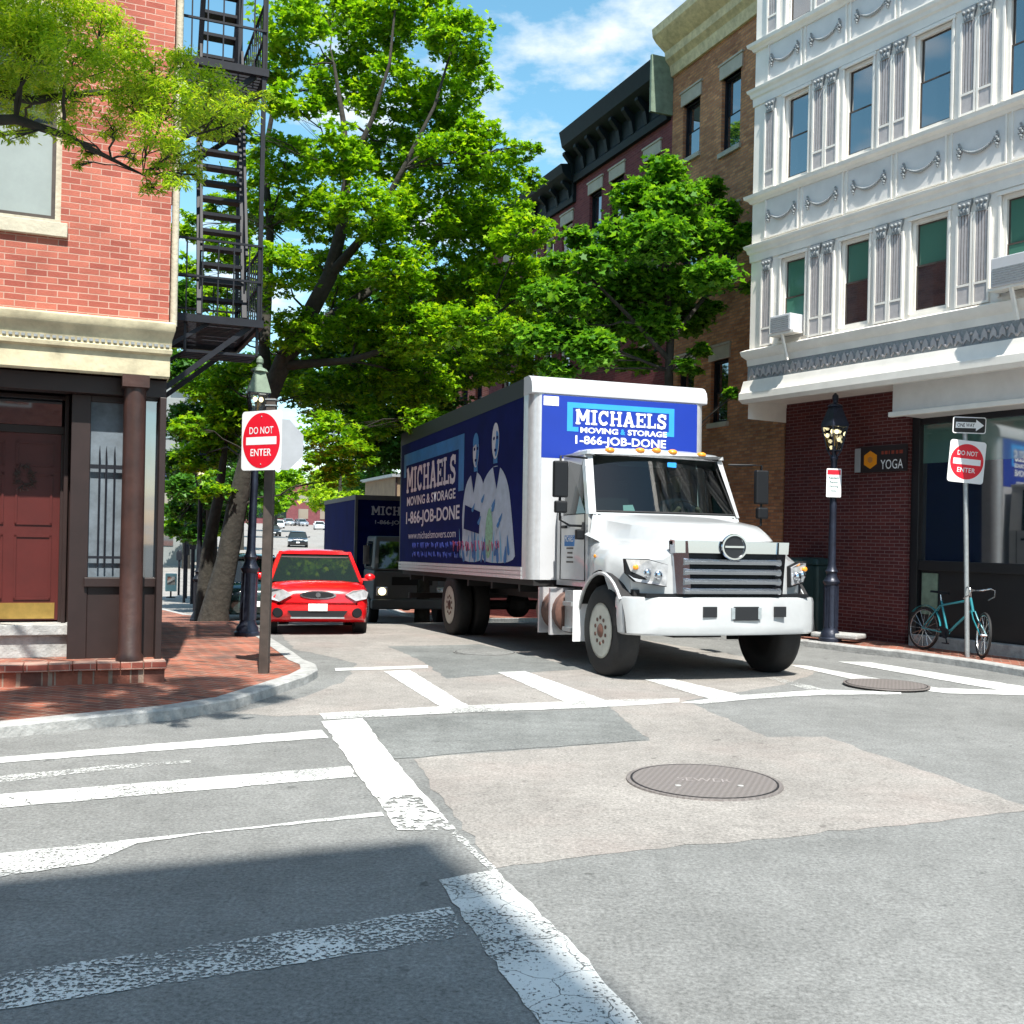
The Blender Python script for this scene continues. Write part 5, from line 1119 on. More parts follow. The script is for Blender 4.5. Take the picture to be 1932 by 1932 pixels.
p = G(466,1200,SW); lamp('street_lamp', 'black gas lamp post with grey green lantern roof, behind the left traffic sign', (p[0],p[1],hg(*p)+SW), 4.02, M['iron_blue'], M['verdigris'], lean=R(1.4))
p = (4.72,15.62); lamp('street_lamp', 'black gas lamp post in front of the dark brick yoga wall', (p[0],p[1],SW), 3.66, M['iron_blue'], M['iron_blue'])
lamp('street_lamp', 'distant gas lamp post left of the big tree trunk', (-6.95,23.6,hg(-6.95,23.6)+SW), 3.9, M['iron'], M['iron'])
# granite footing by the right lamp
p = (4.78,15.6); tag(MB().box(-.28,.42,-.2,.2,.0,.07).build('stone_footing', M['granite'], bevel=.02), 'pale stone slab at the foot of the right street lamp', 'stone'); o = bpy.data.objects['stone_footing']; o.location = (p[0]+.02,p[1]+.1,.148); o.rotation_euler.z = R(-40)

def dne(par, c, a, W_, H_, pre=''):
    """DO NOT ENTER plate centred at c (local), facing -y turned by a"""
    ux = Vector((math.cos(a), math.sin(a), 0)); uz = Vector((0,0,1)); c = Vector(c)
    pl = MB().prism(rrect(W_,H_,.04), c, ux, uz, -.003, .0).build('sign_plate', M['sign_white'], par)
    el_ = [(W_*.465*math.cos(6.283*i/48), H_*.465*math.sin(6.283*i/48)) for i in range(48)]
    MB().prism(el_, c, ux, uz, .0005, .002).build('red_disc', M['sign_red'], pl)
    MB().prism([(-W_*.38,-H_*.07),(W_*.38,-H_*.07),(W_*.38,H_*.06),(-W_*.38,H_*.06)], c, ux, uz, .0025, .0035).build('white_bar', M['sign_white'], pl)
    text('lettering', 'DO NOT', M['sign_white'], pl, c+uz*H_*.17, ux, uz, W_*.60, H_*.12, bold=.01, off=.004)
    text('lettering', 'ENTER', M['sign_white'], pl, c-uz*H_*.20, ux, uz, W_*.52, H_*.12, bold=.01, off=.004)
    b = MB()
    for zz in (.40,-.40): b.sphere(c+uz*H_*zz+Vector((0,-.002,0)), .008, 6)
    b.build('bolt', M['galv'], pl)
    return pl
p = G(498,1270,SW)
ls = thing('do_not_enter_sign', 'DO NOT ENTER sign on a brown pole at the left kerb, blank octagon plate behind', 'traffic sign', (p[0],p[1],SW))
b = MB(); b.beam((0,0,-.02),(.02,0,2.80),.095,.095,up=(0,1,0)); b.build('pole', M['pole_brown'], ls, bevel=.006)
b = MB()
for z in (2.66,2.72,2.78): b.box(-.036,.076,-.056,.056,z,z+.012)
b.build('pole_band', M['galv'], ls)
aL = R(-33)
c = at(493,831,p[1]-.22)-Vector((p[0],p[1],SW)); dne(ls, c, aL, .56, .595)
co_ = disc(.285,8,ph=R(22.5)); 
c2_ = at(526,838,p[1]+.16)-Vector((p[0],p[1],SW)); uxo = Vector((math.cos(R(30)), math.sin(R(30)), 0))
MB().prism(co_, c2_, uxo, (0,0,1), -.003, 0).build('octagon_plate', M['sign_back'], ls)

p = G(1825,1240,SW); ps = at(1862,780,13.2)
rs = thing('do_not_enter_sign', 'DO NOT ENTER sign under a ONE WAY sign on a leaning galvanised pole, right pavement', 'traffic sign', (p[0],p[1],SW))
top = Vector((ps.x-p[0], 0, ps.z-SW)); MB().tube([(0,0,-.02), top], .03, 10).build('pole', M['galv'], rs, smooth=60)
dd = top.normalized(); 
def along(z): return dd*(z/dd.z)
ux_ = Vector((math.cos(R(6)), math.sin(R(6)), 0)); lean_u = (dd-ux_*dd.dot(ux_)); 
cz = at(1864,865,13.2).z-SW; cc = along(cz)+Vector((0,-.045,0))
def dne2(par, c, ux, uz, W_, H_):
    pl = MB().prism(rrect(W_,H_,.04), c, ux, uz, -.003, .0).build('sign_plate', M['sign_white'], par); n = ux.cross(uz).normalized()
    MB().prism(disc(W_*.46,48), c, ux, uz, .0005, .002).build('red_disc', M['sign_red'], pl)
    MB().prism([(-W_*.38,-H_*.07),(W_*.38,-H_*.07),(W_*.38,H_*.07),(-W_*.38,H_*.07)], c, ux, uz, .0025, .0035).build('white_bar', M['sign_white'], pl)
    text('lettering', 'DO NOT', M['sign_white'], pl, c+uz*H_*.20, ux, uz, W_*.56, H_*.11, bold=.01, off=.004)
    text('lettering', 'ENTER', M['sign_white'], pl, c-uz*H_*.20, ux, uz, W_*.50, H_*.11, bold=.01, off=.004)
    return pl
uxt = Vector((1,.12,-.075)).normalized(); uzt = Vector((.085,0,1)); uzt = (uzt-uxt*uzt.dot(uxt)).normalized()
dne2(rs, cc, uxt, uzt, .50, .55)
cz = at(1871,793,13.2).z-SW; cc = along(cz)+Vector((.04,-.045,0)); uxw = Vector((1,.12,.0)).normalized(); uzw = Vector((.03,0,1))
pl = MB().prism(rrect(.46,.215,.03), cc, uxw, uzw, -.003, 0).build('one_way_plate', M['sign_white'], rs)
MB().prism(rrect(.435,.19,.025), cc, uxw, uzw, .0005, .002).build('black_field', M['sign_black'], pl)
MB().prism([(-.19,-.038),(.09,-.038),(.09,-.075),(.20,0),(.09,.075),(.09,.038),(-.19,.038)], cc, uxw, uzw, .0025, .004).build('arrow', M['sign_white'], pl)
text('lettering', 'ONE WAY', M['sign_black'], pl, cc-uxw.normalized()*.05, uxw, uzw, .24, .05, bold=.012, off=.0055)
# resident parking plate strapped to the right lamp
lr = [o for o in bpy.data.objects if o.name.startswith('street_lamp') and o.location.x > 0][0]
pk = thing('parking_sign', 'small white parking sign with a red top, strapped to the right street lamp', 'sign', (lr.location.x, lr.location.y, SW))
czz = at(1561,913,15.85).z-SW; czx = at(1561,913,15.85).x-lr.location.x
c = Vector((czx,-.09,czz)); pl = MB().prism(rrect(.225,.42,.015), c, (1,.1,0), (0,0,1), -.003, 0).build('sign_plate', M['sign_white'], pk)
MB().prism([(-.10,.12),(.10,.12),(.10,.19),(-.10,.19)], c, (1,.1,0), (0,0,1), .001, .002).build('red_header', M['sign_red'], pl)
for i, s_ in enumerate(('Resident','Permit','Parking','Only')): text('lettering', s_, mat('sign_green',(.03,.14,.13),.5) if i == 0 else bpy.data.materials['sign_green'], pl, c+Vector((0,0,.075-.065*i)), (1,.1,0), (0,0,1), (.15,.12,.13,.08)[i], .035, bold=.01)
MB().lathe([(.062,-.01),(.062,.01)], 14, (0,0,czz+.12)).lathe([(.062,-.01),(.062,.01)], 14, (0,0,czz-.12)).build('strap', M['galv'], pk)

# bins behind the truck hood
for i, (u, lb_) in enumerate(((1516,'dark green wheelie bin nearest the truck, against the brick wall'),(1545,'dark green wheelie bin just behind the right street lamp'))):
    q = G(u, 1192, .15); t = thing('wheelie_bin', lb_, 'bin', (q[0],q[1],SW), R(-58), 'green wheelie bins')
    MB().loft([[(-.19,-.25,.06),(.19,-.25,.06),(.19,.25,.06),(-.19,.25,.06)],[(-.24,-.33,1.1),(.24,-.33,1.1),(.24,.33,1.1),(-.24,.33,1.1)]]).build('body', M['bin_green'], t, bevel=.03)
    MB().loft([[(-.26,-.36,1.1),(.26,-.36,1.1),(.26,.38,1.1),(-.26,.38,1.1)],[(-.22,-.3,1.2),(.22,-.3,1.2),(.22,.32,1.22),(-.22,.32,1.22)]]).build('lid', M['bin_green'], t, bevel=.03)
    for s in (-1,1): MB().lathe([(.1,-.03),(.1,.03)], 14, (s*.25,.2,.1), 'x').build('wheel', M['rubber'], t)

# posts, meters and a box down the left pavement
for i, (u, v, y, lb_) in enumerate(((337,1120,0,'parking meter post nearest the brick building, far down the left pavement'),(350,1126,0,'second thin meter post down the left pavement'),(362,1136,0,'thicker dark meter post before the leaning trunk'))):
    q = G(u, v, .15); t = thing('meter_post', lb_, 'parking meter', (q[0],q[1],hg(*q)+SW), 0, 'meter posts on the left pavement')
    h_ = 1.35+.25*i; MB().tube([(0,0,0),(0,0,h_)], .045+.012*i, 8).build('post', M['iron'], t); MB().box(-.10,.10,-.07,.07,h_,h_+.32).sphere((0,0,h_+.32), .10, 8, (1,.7,1)).build('meter_head', M['iron'], t, bevel=.01)
q = G(322,1128,SW); nb = thing('newspaper_box', 'small pale teal newspaper box on the left pavement by the brick building', 'newspaper box', (q[0],q[1],hg(*q)+SW), R(20))
MB().box(-.2,.2,-.2,.2,.25,.9).build('casing', mat('pale_teal_paint',(.22,.38,.38),.5), nb, bevel=.02); MB().box(-.14,.14,-.215,-.2,.5,.8).build('door', M['glass_dark'], nb); MB().box(-.03,.03,-.03,.03,0,.25).box(-.16,.16,-.16,.16,0,.03).build('pedestal', M['iron'], nb)
aw = thing('shop_awning', 'dark dome awning with a teal rim on the building beside the left pavement', 'awning', (at(352,905,38).x, 38, at(352,905,38).z-.25))
dm = MB()
rings = []
for k in range(6): a = R(90*k/5); rings.append([(1.3*math.cos(a)*math.cos(t), 1.0*math.cos(a)*math.sin(t), .75*math.sin(a)) for t in [6.283*j/16 for j in range(16)]])
dm.loft(rings[:-1]); dm.build('canopy', mat('dark_awning_cloth',(.015,.02,.05),.6), aw, smooth=50)
MB().lathe([(1.31,-.22),(1.31,.02),(1.29,.02),(1.29,-.22)], 16).build('valance', mat('teal_awning_edge',(.05,.30,.36),.6), aw)
MB().tube([(0,0,.6),(0,0,-(aw.location.z-hg(aw.location.x,38)))], .05, 8).build('pole', M['iron'], aw)

# bicycle ------------------------------------------------
bk = thing('bicycle', 'old teal bicycle with drop bars leaning on the leaning sign pole', 'bicycle', (0,0,0))
qb = G(1740,1226,SW); qf = G(1852,1243,SW)
bx = Vector((qf[0]-qb[0], qf[1]-qb[1], 0)); LB = bx.length; bk.location = (qb[0],qb[1],SW); bk.rotation_euler = (R(-4), 0, math.atan2(bx.y,bx.x))
rw = .30
def bwheel(x, y, ang):
    c, s = math.cos(ang), math.sin(ang)
    def tr(a, o, z): return (x+a*c-o*s, y+a*s+o*c, z)
    t = MB(); t.loft([[tr((rw-.016+.016*math.cos(p))*math.cos(th), .016*math.sin(p), rw+(rw-.016+.016*math.cos(p))*math.sin(th)) for p in [6.283*j/6 for j in range(6)]] for th in [6.2832*i/32 for i in range(33)]], cap=False)
    o = t.build('wheel', M['rubber'], bk, smooth=60)
    r = MB(); r.loft([[tr((rw-.042+.010*math.cos(p))*math.cos(th), .012*math.sin(p), rw+(rw-.042+.010*math.cos(p))*math.sin(th)) for p in [6.283*j/6 for j in range(6)]] for th in [6.2832*i/32 for i in range(33)]], cap=False)
    r.build('rim', M['steel'], o, smooth=60)
    k = MB()
    for i in range(16):
        th = 6.283*i/16; k.tube([tr(0,.02*(1 if i%2 else -1),rw), tr((rw-.045)*math.cos(th),0,rw+(rw-.045)*math.sin(th))], .0022, 4)
    k.tube([tr(0,-.04,rw),tr(0,.04,rw)], .018, 8); k.build('spokes', M['steel'], o)
    return tr
bwheel(0,0,0); fa = R(-28); xf = LB; trf = bwheel(xf,0,fa)
bbp = Vector((LB*.42,0,.27)); seat = Vector((LB*.27,0,.70)); hd = Vector((LB*.80,0,.62)); hd2 = Vector((LB*.76,0,.74))
fm_ = MB(); fm_.tube([bbp,seat],.015,8); fm_.tube([bbp,hd],.017,8); fm_.tube([seat-Vector((-.01,0,.06)),hd2],.015,8); fm_.tube([hd2+Vector((-.01,0,.03)),hd-Vector((-.01,0,.03))],.019,8)
for s in (-1,1):
    fm_.tube([(0,s*.035,rw),bbp+Vector((0,s*.03,0))],.009,6); fm_.tube([(0,s*.035,rw),seat+Vector((0,s*.012,-.06))],.008,6); fm_.tube([hd+Vector((.01,s*.03,-.02)), hd+Vector((.06,s*.04,-.12)), trf(0,s*.04,rw)],.01,6)
fm_.build('frame', M['bike_teal'], bk, smooth=60)
sd = MB(); sd.tube([seat,seat+Vector((-.02,0,.08))],.012,6); sd.build('seat_post', M['steel'], bk)
sd = MB(); sd.loft([[(x, -w_, z), (x, w_, z), (x, w_*.8, z+.03), (x, -w_*.8, z+.03)] for x,w_,z in ((seat.x-.16,.065,.80),(seat.x-.10,.075,.80),(seat.x,.035,.795),(seat.x+.12,.018,.79))]); sd.build('saddle', M['black_plastic'], bk, smooth=50)
hb = MB(); stem = hd2+Vector((-.01,0,.12)); hb.tube([hd2,stem,stem+Vector((.06,0,.01))],.011,6)
for s in (-1,1): hb.tube([stem+Vector((.06,0,.01)), stem+Vector((.05,s*.14,.02)), stem+Vector((.14,s*.20,.05)), stem+Vector((.20,s*.21,.03)), stem+Vector((.20,s*.21,-.05)), stem+Vector((.10,s*.21,-.10))], .011, 6)
hb.build('handlebar', M['steel'], bk, smooth=60)
cr_ = MB(); cr_.lathe([(.07,-.045),(.07,-.04),(.001,-.04)], 20, bbp, 'y'); cr_.beam(bbp+Vector((0,-.05,0)), bbp+Vector((.05,-.05,-.13)), .012); cr_.beam(bbp+Vector((0,.05,0)), bbp+Vector((-.05,.05,.13)), .012); cr_.box(bbp.x+.02,bbp.x+.09,-.11,-.05,.13,.145); cr_.tube([(0,-.04,rw+.03),bbp+Vector((0,-.042,.07))],.004,4); cr_.tube([(0,-.04,rw-.03),bbp+Vector((0,-.042,-.07))],.004,4)
cr_.build('crankset', M['iron'], bk)
fd = MB(); 
for x, a0, a1, tr_ in ((0,-10,150,None),): 
    fd.loft([[((rw+.02)*math.cos(R(a))+x, -.022, rw+(rw+.02)*math.sin(R(a))),((rw+.026)*math.cos(R(a))+x, 0, rw+(rw+.026)*math.sin(R(a))),((rw+.02)*math.cos(R(a))+x, .022, rw+(rw+.02)*math.sin(R(a)))] for a in range(a0+20,a1,10)], closed=False, cap=False)
fd.build('mudguard', M['bike_teal'], bk, smooth=60)

# manhole covers -----------------------------------------
cov = M['cast_iron']; t_, n_, l_, b_ = nodes(cov); c_ = n_('ShaderNodeTexCoord'); ck = n_('ShaderNodeTexChecker'); ck.inputs['Scale'].default_value = 38; l_(c_.outputs['Object'], ck.inputs['Vector']); bp_ = n_('ShaderNodeBump'); bp_.inputs['Strength'].default_value = .9; bp_.inputs['Distance'].default_value = .01; l_(ck.outputs['Fac'], bp_.inputs['Height']); l_(bp_.outputs[0], b_.inputs['Normal'])
mr_ = n_('ShaderNodeMix'); mr_.data_type = 'RGBA'; mr_.inputs[6].default_value = (.175,.155,.145,1); mr_.inputs[7].default_value = (.225,.20,.19,1); l_(ck.outputs['Fac'], mr_.inputs[0]); l_(mr_.outputs[2], b_.inputs['Base Color'])
M['cast_word'] = mat('worn_cast_letters', (.30,.27,.26), .6)
def manhole(u, v, r, label, z, m2='cast_iron', word=False):
    q = G(u, v); t = thing('manhole_cover', label, 'manhole cover', (q[0],q[1],hg(*q)), R(25), 'manhole covers in the road')
    MB().lathe([(r*.985,z),(r*1.04,z),(r*1.045,z-.01)], 64).lathe([(r*.93,z-.004),(r*.985,z-.003)],64).build('frame', M[m2], t)
    o = MB().prism(disc(r*.955,64), (0,0,z+.001), (1,0,0), (0,1,0), -.02, .002).build('cover', M[m2], t)
    MB().lathe([(r*.957,z-.001),(r*.957,z+.0025),(r*.985,z+.0025),(r*.985,z-.001)], 64).build('rim_gap', M['chassis'], t)
    if word:
        text('lettering', 'SEWER', M['cast_word'], o, (0,0,z+.0035), (.85,-.5,0), (.5,.85,0), .34, .09, off=.001)
        MB().prism(disc(.02,12),(.12,-.22,z+.004),(1,0,0),(0,1,0),0,.003).prism(disc(.02,12),(-.25,-.08,z+.004),(1,0,0),(0,1,0),0,.003).build('lift_hole', M['granite'], o)
manhole(1328,1476,.475,'large round cast iron manhole cover in the beige road patch, nearest','' or .012,word=True)
manhole(1672,1296,.43,'round manhole cover between the painted crossing bars by the right kerb',.030)
manhole(915,1232,.40,'faint round cover in the grey road patch left of the truck',.013,'asphalt')

# far building on the left, boarded building at the end
q = thing('pale_office_building', 'pale grey office building with dark window bands, seen under the fire escape', 'building', (-22.6, 62, -1), R(8))
MB().box(-12,3.2,0,14,0,10.2).box(-12,2.2,1,13,10.2,11.4).build('wall', M['pale_wall'], q, bevel=.02)
for z in (1.5,3.6,5.7,7.8):
    for i in range(7): o = MB().box(-11.5+i*2.1,-9.9+i*2.1,-.05,.05,z,z+1.2).build('window', M['glass_dark'], q)
q = thing('boarded_building', 'tan building with vertical boards above the second truck', 'building', (-1.2, 46, -1.1), R(20))
MB().box(-4,6,0,6,0,5.0).build('wall', M['tan_wall'], q)
k = MB()
for i in range(40): k.box(-4+i*.25,-4+i*.25+.07,-.05,.02,0,4.95)
k.build('board_battens', M['brown_wood'], q)
MB().box(-4.2,6.2,-.2,6.2,5.0,5.12).build('roof', M['galv'], q)
q = thing('distant_brick_building', 'distant brick building beyond the parked cars up the hill', 'building', (-52, 215, 2), R(14))
MB().box(-20,26,0,10,0,9).build('wall', M['brick_maroon'], q)
for i in range(10): MB().box(-18+i*4.4,-16+i*4.4,-.1,.05,2,4).box(-18+i*4.4,-16+i*4.4,-.1,.05,5.4,7.2).build('window', M['glass_dark'], q)
# ============================================================ TREES
LEAF_MAPLE = np.array([(0,0),(.42,-.12),(.34,.2),(.62,.42),(.26,.52),(0,1.0),(-.26,.52),(-.62,.42),(-.34,.2),(-.42,-.12)])
LEAF_LOC = np.array([(0,0),(.12,.3),(.08,.75),(0,1.0),(-.08,.75),(-.12,.3)])
def leaves(name, P, size, m, parent, shape, rng, droop=.35):
    n = len(P); k = len(shape)
    az_ = rng.uniform(0, 2*np.pi, n); fx = np.stack([np.cos(az_), np.sin(az_), -droop+rng.normal(0,.25,n)], 1); fx /= np.linalg.norm(fx, axis=1)[:,None]
    up = np.stack([rng.normal(0,.45,n), rng.normal(0,.45,n), np.ones(n)], 1); sx = np.cross(fx, up); sx /= np.linalg.norm(sx, axis=1)[:,None]
    s = size*rng.uniform(.6,1.25,n)
    V = P[:,None,:]+(shape[None,:,0,None]*sx[:,None,:]+shape[None,:,1,None]*fx[:,None,:])*s[:,None,None]
    # fold: raise the sides a little
    nn = np.cross(sx, fx); V += nn[:,None,:]*(np.abs(shape[None,:,0])*.35)[:,:,None]*s[:,None,None]
    me = bpy.data.meshes.new(name); me.vertices.add(n*k); me.vertices.foreach_set('co', V.astype(np.float32).ravel())
    me.loops.add(n*k); me.loops.foreach_set('vertex_index', np.arange(n*k, dtype=np.int32)); me.polygons.add(n)
    me.polygons.foreach_set('loop_start', np.arange(0, n*k, k, dtype=np.int32)); me.polygons.foreach_set('loop_total', np.full(n, k, dtype=np.int32))
    me.update(calc_edges=True); me.validate(); me.materials.append(m); o = bpy.data.objects.new(name, me); COL.objects.link(o); o.parent = parent; return o
def limb(mb, p, q, r0, r1, rr, n=5, wob=.12):
    p, q = Vector(p), Vector(q); pts = []; L_ = (q-p).length
    for i in range(n+1):
        t = i/n; k = math.sin(t*math.pi)*wob*L_; pts.append(p.lerp(q, t)+Vector((rr.uniform(-k,k)*.5, rr.uniform(-k,k)*.5, (k*.4+rr.uniform(-k,k)*.3)))*(1 if 0<i<n else 0))
    mb.tube(pts, [r0+(r1-r0)*i/n for i in range(n+1)], 6); return pts
def tree(name, label, base, spine, clumps, n, size, lm, bark, seed, shape=LEAF_MAPLE, r0=.24, group=None, cat='tree', sub=14, spread=.42, droop=.35, tr_=None, limbs=True, flat=.75, lr=1.0):
    """spine: list of polylines [(point, radius)...]; clumps: (centre, radius)"""
    rng = np.random.default_rng(seed); rr = random.Random(seed); t = thing(name, label, cat, base, 0, group); B = Vector(base)
    w_ = MB(); nodes_ = []
    for line in spine:
        w_.tube([Vector(p)-B for p, r in line], [r for p, r in line], 10); nodes_ += [(Vector(p)-B, r) for p, r in line[1:]]
    to = w_.build('trunk', M[bark], t, smooth=60); lb_ = MB(); pts = []
    tot = sum(r**2.2 for c, r in clumps)
    for c, r in clumps:
        c = Vector(c)-B; cand = [x for x in nodes_ if x[0].z < c.z+.4] or nodes_; a = min(cand, key=lambda x: (x[0]-c).length+max(0,(x[0].z-c.z))*2)
        if limbs:
            pl = limb(lb_, a[0], c, min(a[1]*.6, (.02+r*.045)*lr), .01*lr, rr)
        k = max(40, int(n*r**2.2/tot)); ns = max(3, k//sub)
        d = rng.normal(0,1,(ns,3)); d /= np.linalg.norm(d,axis=1)[:,None]; rad = r*rng.uniform(.25,1.08,ns)**.55
        S = np.array(c)+d*rad[:,None]*np.array([1,1,flat])
        if limbs:
            for s_ in S[:min(ns, 9)]: lb_.tube([pl[rr.randint(2,5)], Vector(s_)], [.009*lr,.003], 4)
        q = np.repeat(S, sub, 0); off = rng.normal(0,1,q.shape)*np.array([spread,spread,spread*.45])*min(.55,r)*.55
        pts.append(q+off)
    if limbs: lb_.build('branches', M[bark], t, smooth=60)
    leaves('crown', np.concatenate(pts), size, lm, t, shape, rng, droop)
    return t
def cl(L_, y0, sc, rr, jit=1.4):
    out_ = []
    for u, v, r in L_:
        y = y0+rr.uniform(-jit, jit); out_.append((at(u, v, y), r*sc/2000*y))
    return out_
rr = random.Random(21)
# big street maple in the middle
Y0 = 21.2
tb = Vector((-5.9, Y0, hg(-5.9, Y0)))
def A(u, v, y, r): return (at(u, v, y), r)
sp = [[(tb+Vector((-.05,0,-.1)),.34),(tb+Vector((.0,0,.35)),.27),A(428,1060,Y0,.215),A(446,960,Y0,.20),A(470,860,Y0,.19),A(498,770,Y0,.18),A(535,680,Y0,.18),A(580,600,Y0-.2,.165),A(622,520,Y0-.4,.15),A(645,430,Y0-.5,.11),A(655,330,Y0-.6,.085),A(648,230,Y0-.6,.055),A(630,120,Y0-.4,.03)],
      [A(505,755,Y0,.15),A(498,660,Y0+.6,.12),A(505,540,Y0+1,.10),A(510,430,Y0+1.1,.08),A(498,300,Y0+1.2,.06),A(520,180,Y0+1,.04)],
      [A(535,680,Y0,.13),A(620,600,Y0+.9,.11),A(740,520,Y0+1.2,.09),A(850,430,Y0+1.4,.07),A(930,350,Y0+1.2,.04)],
      [A(622,520,Y0-.4,.11),A(700,430,Y0-1,.07),A(760,320,Y0-1.3,.05),A(820,200,Y0-1.2,.03),A(850,100,Y0-1,.02)],
      [A(655,330,Y0-.6,.09),A(700,230,Y0-.8,.045),A(735,120,Y0-.8,.03),A(745,20,Y0-.6,.02)],
      [A(535,690,Y0,.10),A(660,680,Y0-.6,.065),A(790,640,Y0-1,.045),A(930,600,Y0-.8,.04)]]
L1 = [(545,50,75),(620,10,80),(700,60,80),(780,20,85),(860,70,75),(890,150,48),(640,160,75),(740,170,80),(830,200,75),(905,245,45),(560,200,55),(520,130,50),(540,300,70),(640,290,75),(740,290,80),(840,300,80),(930,310,65),(985,280,32),(1005,335,28),(930,390,80),(510,400,65),(600,400,75),(700,400,80),(800,400,85),(890,430,75),(985,440,62),(460,330,50),(440,470,60),(530,510,70),(640,520,75),(750,510,80),(860,520,80),(960,530,80),(1030,520,50),(560,620,60),(680,620,75),(790,620,80),(900,620,80),(1000,620,70),(430,610,50),(400,720,60),(350,800,40),(380,860,50),(430,800,45),(590,740,60),(680,720,75),(790,720,75),(880,690,70),(620,820,60),(700,800,55),(980,690,50),(800,790,45),(400,560,40),(360,430,40),(600,870,40),(660,860,50),(640,905,35),(395,920,40),(345,640,35),(370,500,38),(420,390,38),(460,250,30),(470,700,50),(540,690,50),(470,560,45),(700,655,50),(760,680,50)]
tree('maple_tree', 'tall bright green maple with a pale trunk, filling the middle of the street', tuple(tb), sp, cl(L1, Y0, .93, rr, 2.0), 98000, .10, M['maple'], 'bark', 4, sub=26, spread=.30, lr=.6)
# pale lower trunk shows mottled bark
for o in [x for x in bpy.data.objects if x.name == 'trunk']: pass
# dark masses behind
rr = random.Random(5)
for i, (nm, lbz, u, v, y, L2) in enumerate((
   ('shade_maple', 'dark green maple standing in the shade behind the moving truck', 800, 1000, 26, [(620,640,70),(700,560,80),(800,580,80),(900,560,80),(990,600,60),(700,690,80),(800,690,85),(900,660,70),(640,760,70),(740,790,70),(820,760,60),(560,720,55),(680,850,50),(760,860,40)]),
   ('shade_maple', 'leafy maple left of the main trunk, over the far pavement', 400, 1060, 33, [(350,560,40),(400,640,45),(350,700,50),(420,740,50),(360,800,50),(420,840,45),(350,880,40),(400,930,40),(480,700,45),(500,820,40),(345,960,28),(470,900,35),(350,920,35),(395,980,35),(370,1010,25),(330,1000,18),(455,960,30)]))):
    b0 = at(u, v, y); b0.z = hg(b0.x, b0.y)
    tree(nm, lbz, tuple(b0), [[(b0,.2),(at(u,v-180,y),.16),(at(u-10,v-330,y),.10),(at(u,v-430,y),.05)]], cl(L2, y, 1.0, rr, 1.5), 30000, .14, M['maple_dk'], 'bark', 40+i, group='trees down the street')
# leaning dark trunk beside the main one
b0 = Vector((-6.55, 22.6, hg(-6.55,22.6)))
tree('leaning_tree', 'dark leaning trunk just left of the pale one', tuple(b0), [[(b0,.2),(at(392,1040,22.6),.14),(at(412,940,22.6),.11),(at(425,840,22.6),.06)]], cl([(410,830,40),(440,780,45)], 22.6, 1, rr, .5), 1500, .15, M['maple'], 'bark', 51)
# smaller maple on the right pavement
rr = random.Random(9)
b0 = Vector((2.72, 18.1, hg(2.72,18.1)+.15)); y = 18.1
sp = [[(b0,.10),(at(1262,900,y),.085),(at(1262,700,y),.075),(at(1266,620,y),.065),(at(1255,530,y),.05),(at(1262,430,y),.035),(at(1262,330,y),.02)],
      [(at(1263,680,y),.05),(at(1200,610,y-.3),.04),(at(1130,540,y-.4),.025),(at(1090,500,y-.4),.015)],[(at(1266,640,y),.045),(at(1330,560,y+.3),.035),(at(1390,470,y+.3),.02)],[(at(1258,560,y),.04),(at(1190,470,y+.3),.03),(at(1160,420,y+.3),.02)]]
L3 = [(1255,325,42),(1205,375,50),(1275,385,55),(1330,360,35),(1235,450,65),(1310,450,62),(1170,450,52),(1120,500,45),(1180,530,62),(1260,540,60),(1345,520,50),(1382,452,32),(1408,440,24),(1370,400,28),(1150,590,60),(1080,560,50),(1060,630,50),(1120,660,50),(1225,610,55),(1300,600,45),(1320,660,22),(1200,680,40),(1408,545,16),(1060,500,35),(1385,742,14),(1290,690,22),(1310,700,14),(1340,580,22),(1030,560,45),(1010,640,40),(1090,450,30),(1050,700,35)]
tree('young_maple', 'smaller glossy maple rising behind the truck box in front of the brown building', tuple(b0), sp, cl(L3, y, .80, rr, 1.0), 30000, .11, M['maple_mid'], 'bark', 8, sub=16, spread=.55, lr=.7)
# honey locust reaching in from the left
rr = random.Random(12); y = 6.7
b0 = Vector((-5.9, 6.75, .08))
sp = [[(b0,.15),(Vector((-5.86,6.75,2.0)),.14),(Vector((-5.7,6.8,3.3)),.12),(Vector((-5.5,6.8,4.6)),.09),(Vector((-5.3,6.8,6.8)),.05)],
      [(Vector((-5.7,6.8,3.3)),.07),(at(-80,230,6.5),.04),(at(30,225,6.5),.03),(at(120,255,6.6),.022),(at(210,300,6.7),.013),(at(270,330,6.7),.006)],
      [(Vector((-5.6,6.8,3.5)),.06),(at(-60,160,6.7),.035),(at(60,190,6.8),.028),(at(170,175,6.9),.02),(at(300,170,6.9),.014),(at(400,180,6.9),.01)],
      [(Vector((-5.5,6.8,4.4)),.06),(at(-20,40,6.8),.04),(at(90,60,6.8),.03),(at(190,110,6.8),.015)],
      [(Vector((-5.5,6.8,4.6)),.06),(Vector((-4.8,6.4,5.8)),.045),(Vector((-4.2,6.6,6.6)),.035),(Vector((-3.0,6.0,6.7)),.025),(Vector((-2.2,6.0,6.8)),.012)]]
DAP = [(Vector((-2.2,4.7,6.6)),.4),(Vector((-2.8,5.2,6.8)),.4),(Vector((-1.6,5.2,6.6)),.35),(Vector((-3.5,4.6,6.5)),.45),(Vector((-3.0,4.2,6.7)),.35),(Vector((-1.8,6.0,6.8)),.4),(Vector((-4.1,5.3,6.8)),.45),(Vector((-1.2,5.8,6.5)),.25),(Vector((-3.9,4.0,6.5)),.3)]  # unseen foliage above the view, added to dapple the pavement
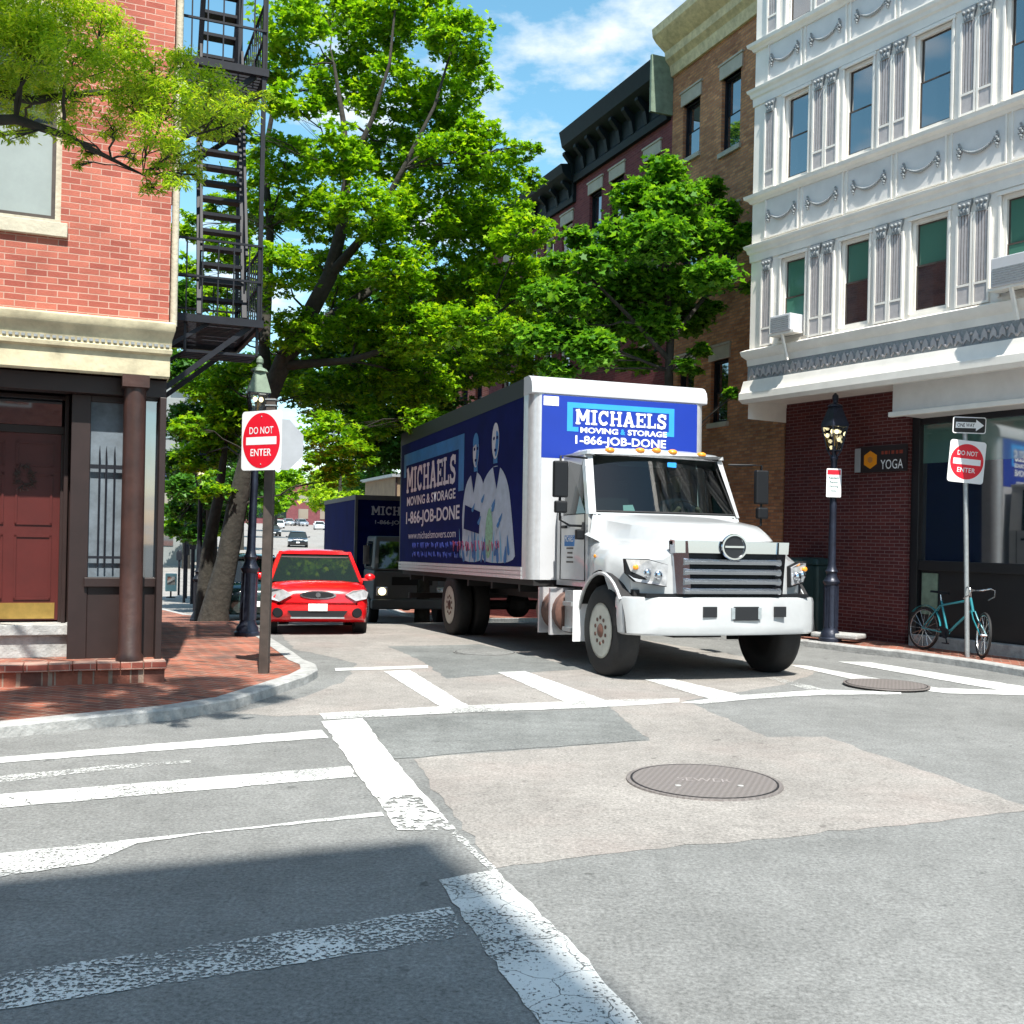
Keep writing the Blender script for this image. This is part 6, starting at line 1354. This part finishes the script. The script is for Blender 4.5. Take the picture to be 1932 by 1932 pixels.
L4 = [(30,30,60),(110,20,60),(190,40,50),(60,100,60),(140,110,60),(220,130,55),(290,150,50),(30,170,55),(120,190,50),(340,110,35),(250,90,40),(250,200,50),(330,190,55),(400,160,45),(440,200,40),(380,230,40),(300,250,45),(480,185,22),(510,178,14),(340,290,40),(300,320,26),(290,355,20),(210,240,30),(330,340,25),(120,250,28),(40,245,26),(160,285,18),(10,255,20),(255,290,22),(420,240,25),(60,60,60),(-40,120,90),(-60,20,90),(-90,220,60),(360,330,24),(150,310,12)]
tree('honey_locust', 'feathery yellow green honey locust branches reaching in at the top left', tuple(b0), sp, cl(L4, y, 1.02, rr, .55)+DAP, 125000, .040, M['locust'], 'bark', 77, shape=LEAF_LOC, sub=26, spread=.4, droop=.5, flat=.75, lr=.45)
# distant trees
rr = random.Random(31)
def far_tree(label, u, vb, y, w_, vt, m='maple', n=3500):
    b0 = at(u, vb, y); z = hg(b0.x, b0.y); b0.z = z; H_ = at(u, vt, y).z-z; R_ = w_/2000*y/2; cs = []
    for k in range(9):
        a = rr.uniform(0,6.28); cs.append((b0+Vector((math.cos(a)*R_*.55, math.sin(a)*R_*.55, H_*rr.uniform(.5,.85))), R_*.5))
    tree('distant_tree', label, tuple(b0), [[(b0,.25),(b0+Vector((0,0,H_*.5)),.18),(b0+Vector((0,0,H_*.8)),.08)]], cs, n, max(.22, y*.0042), M[m], 'bark', rr.randint(0,999), group='distant trees', limbs=False, sub=10)
far_tree('round light green tree beyond the red car', 640, 1000, 70, 150, 850, 'locust')
far_tree('light green tree just left of the second truck', 668, 1005, 95, 110, 875, 'maple')
far_tree('tree above the far row of cars', 520, 990, 150, 110, 880)
far_tree('dark tree behind the tan boarded building', 700, 1000, 60, 150, 800, 'maple_dk')
far_tree('low green tree behind the meter posts', 352, 1015, 60, 90, 930, 'maple', 3000)
far_tree('small tree between the two leaning trunks', 400, 1015, 66, 80, 940, 'locust', 3000)
far_tree('tree above the left end of the distant row', 500, 992, 120, 90, 900, 'maple', 3000)
far_tree('tree at the end of the left pavement', 385, 1010, 75, 120, 900)
far_tree('tree beside the pale office building', 325, 1010, 90, 60, 905, 'maple')
far_tree('dark tree right of the pale office building', 455, 1005, 85, 120, 830, 'maple_dk')
far_tree('tree behind the distant brick building, leftmost', 480, 985, 230, 130, 900, 'maple_dk')
far_tree('tree behind the distant brick building, right end', 640, 985, 220, 120, 890, 'maple_dk')
far_tree('tall tree over the end of the row of houses', 760, 1000, 55, 220, 640, 'maple_dk', 6000)
far_tree('tall tree behind the tan building roof', 880, 1000, 62, 200, 620, 'maple_dk', 6000)
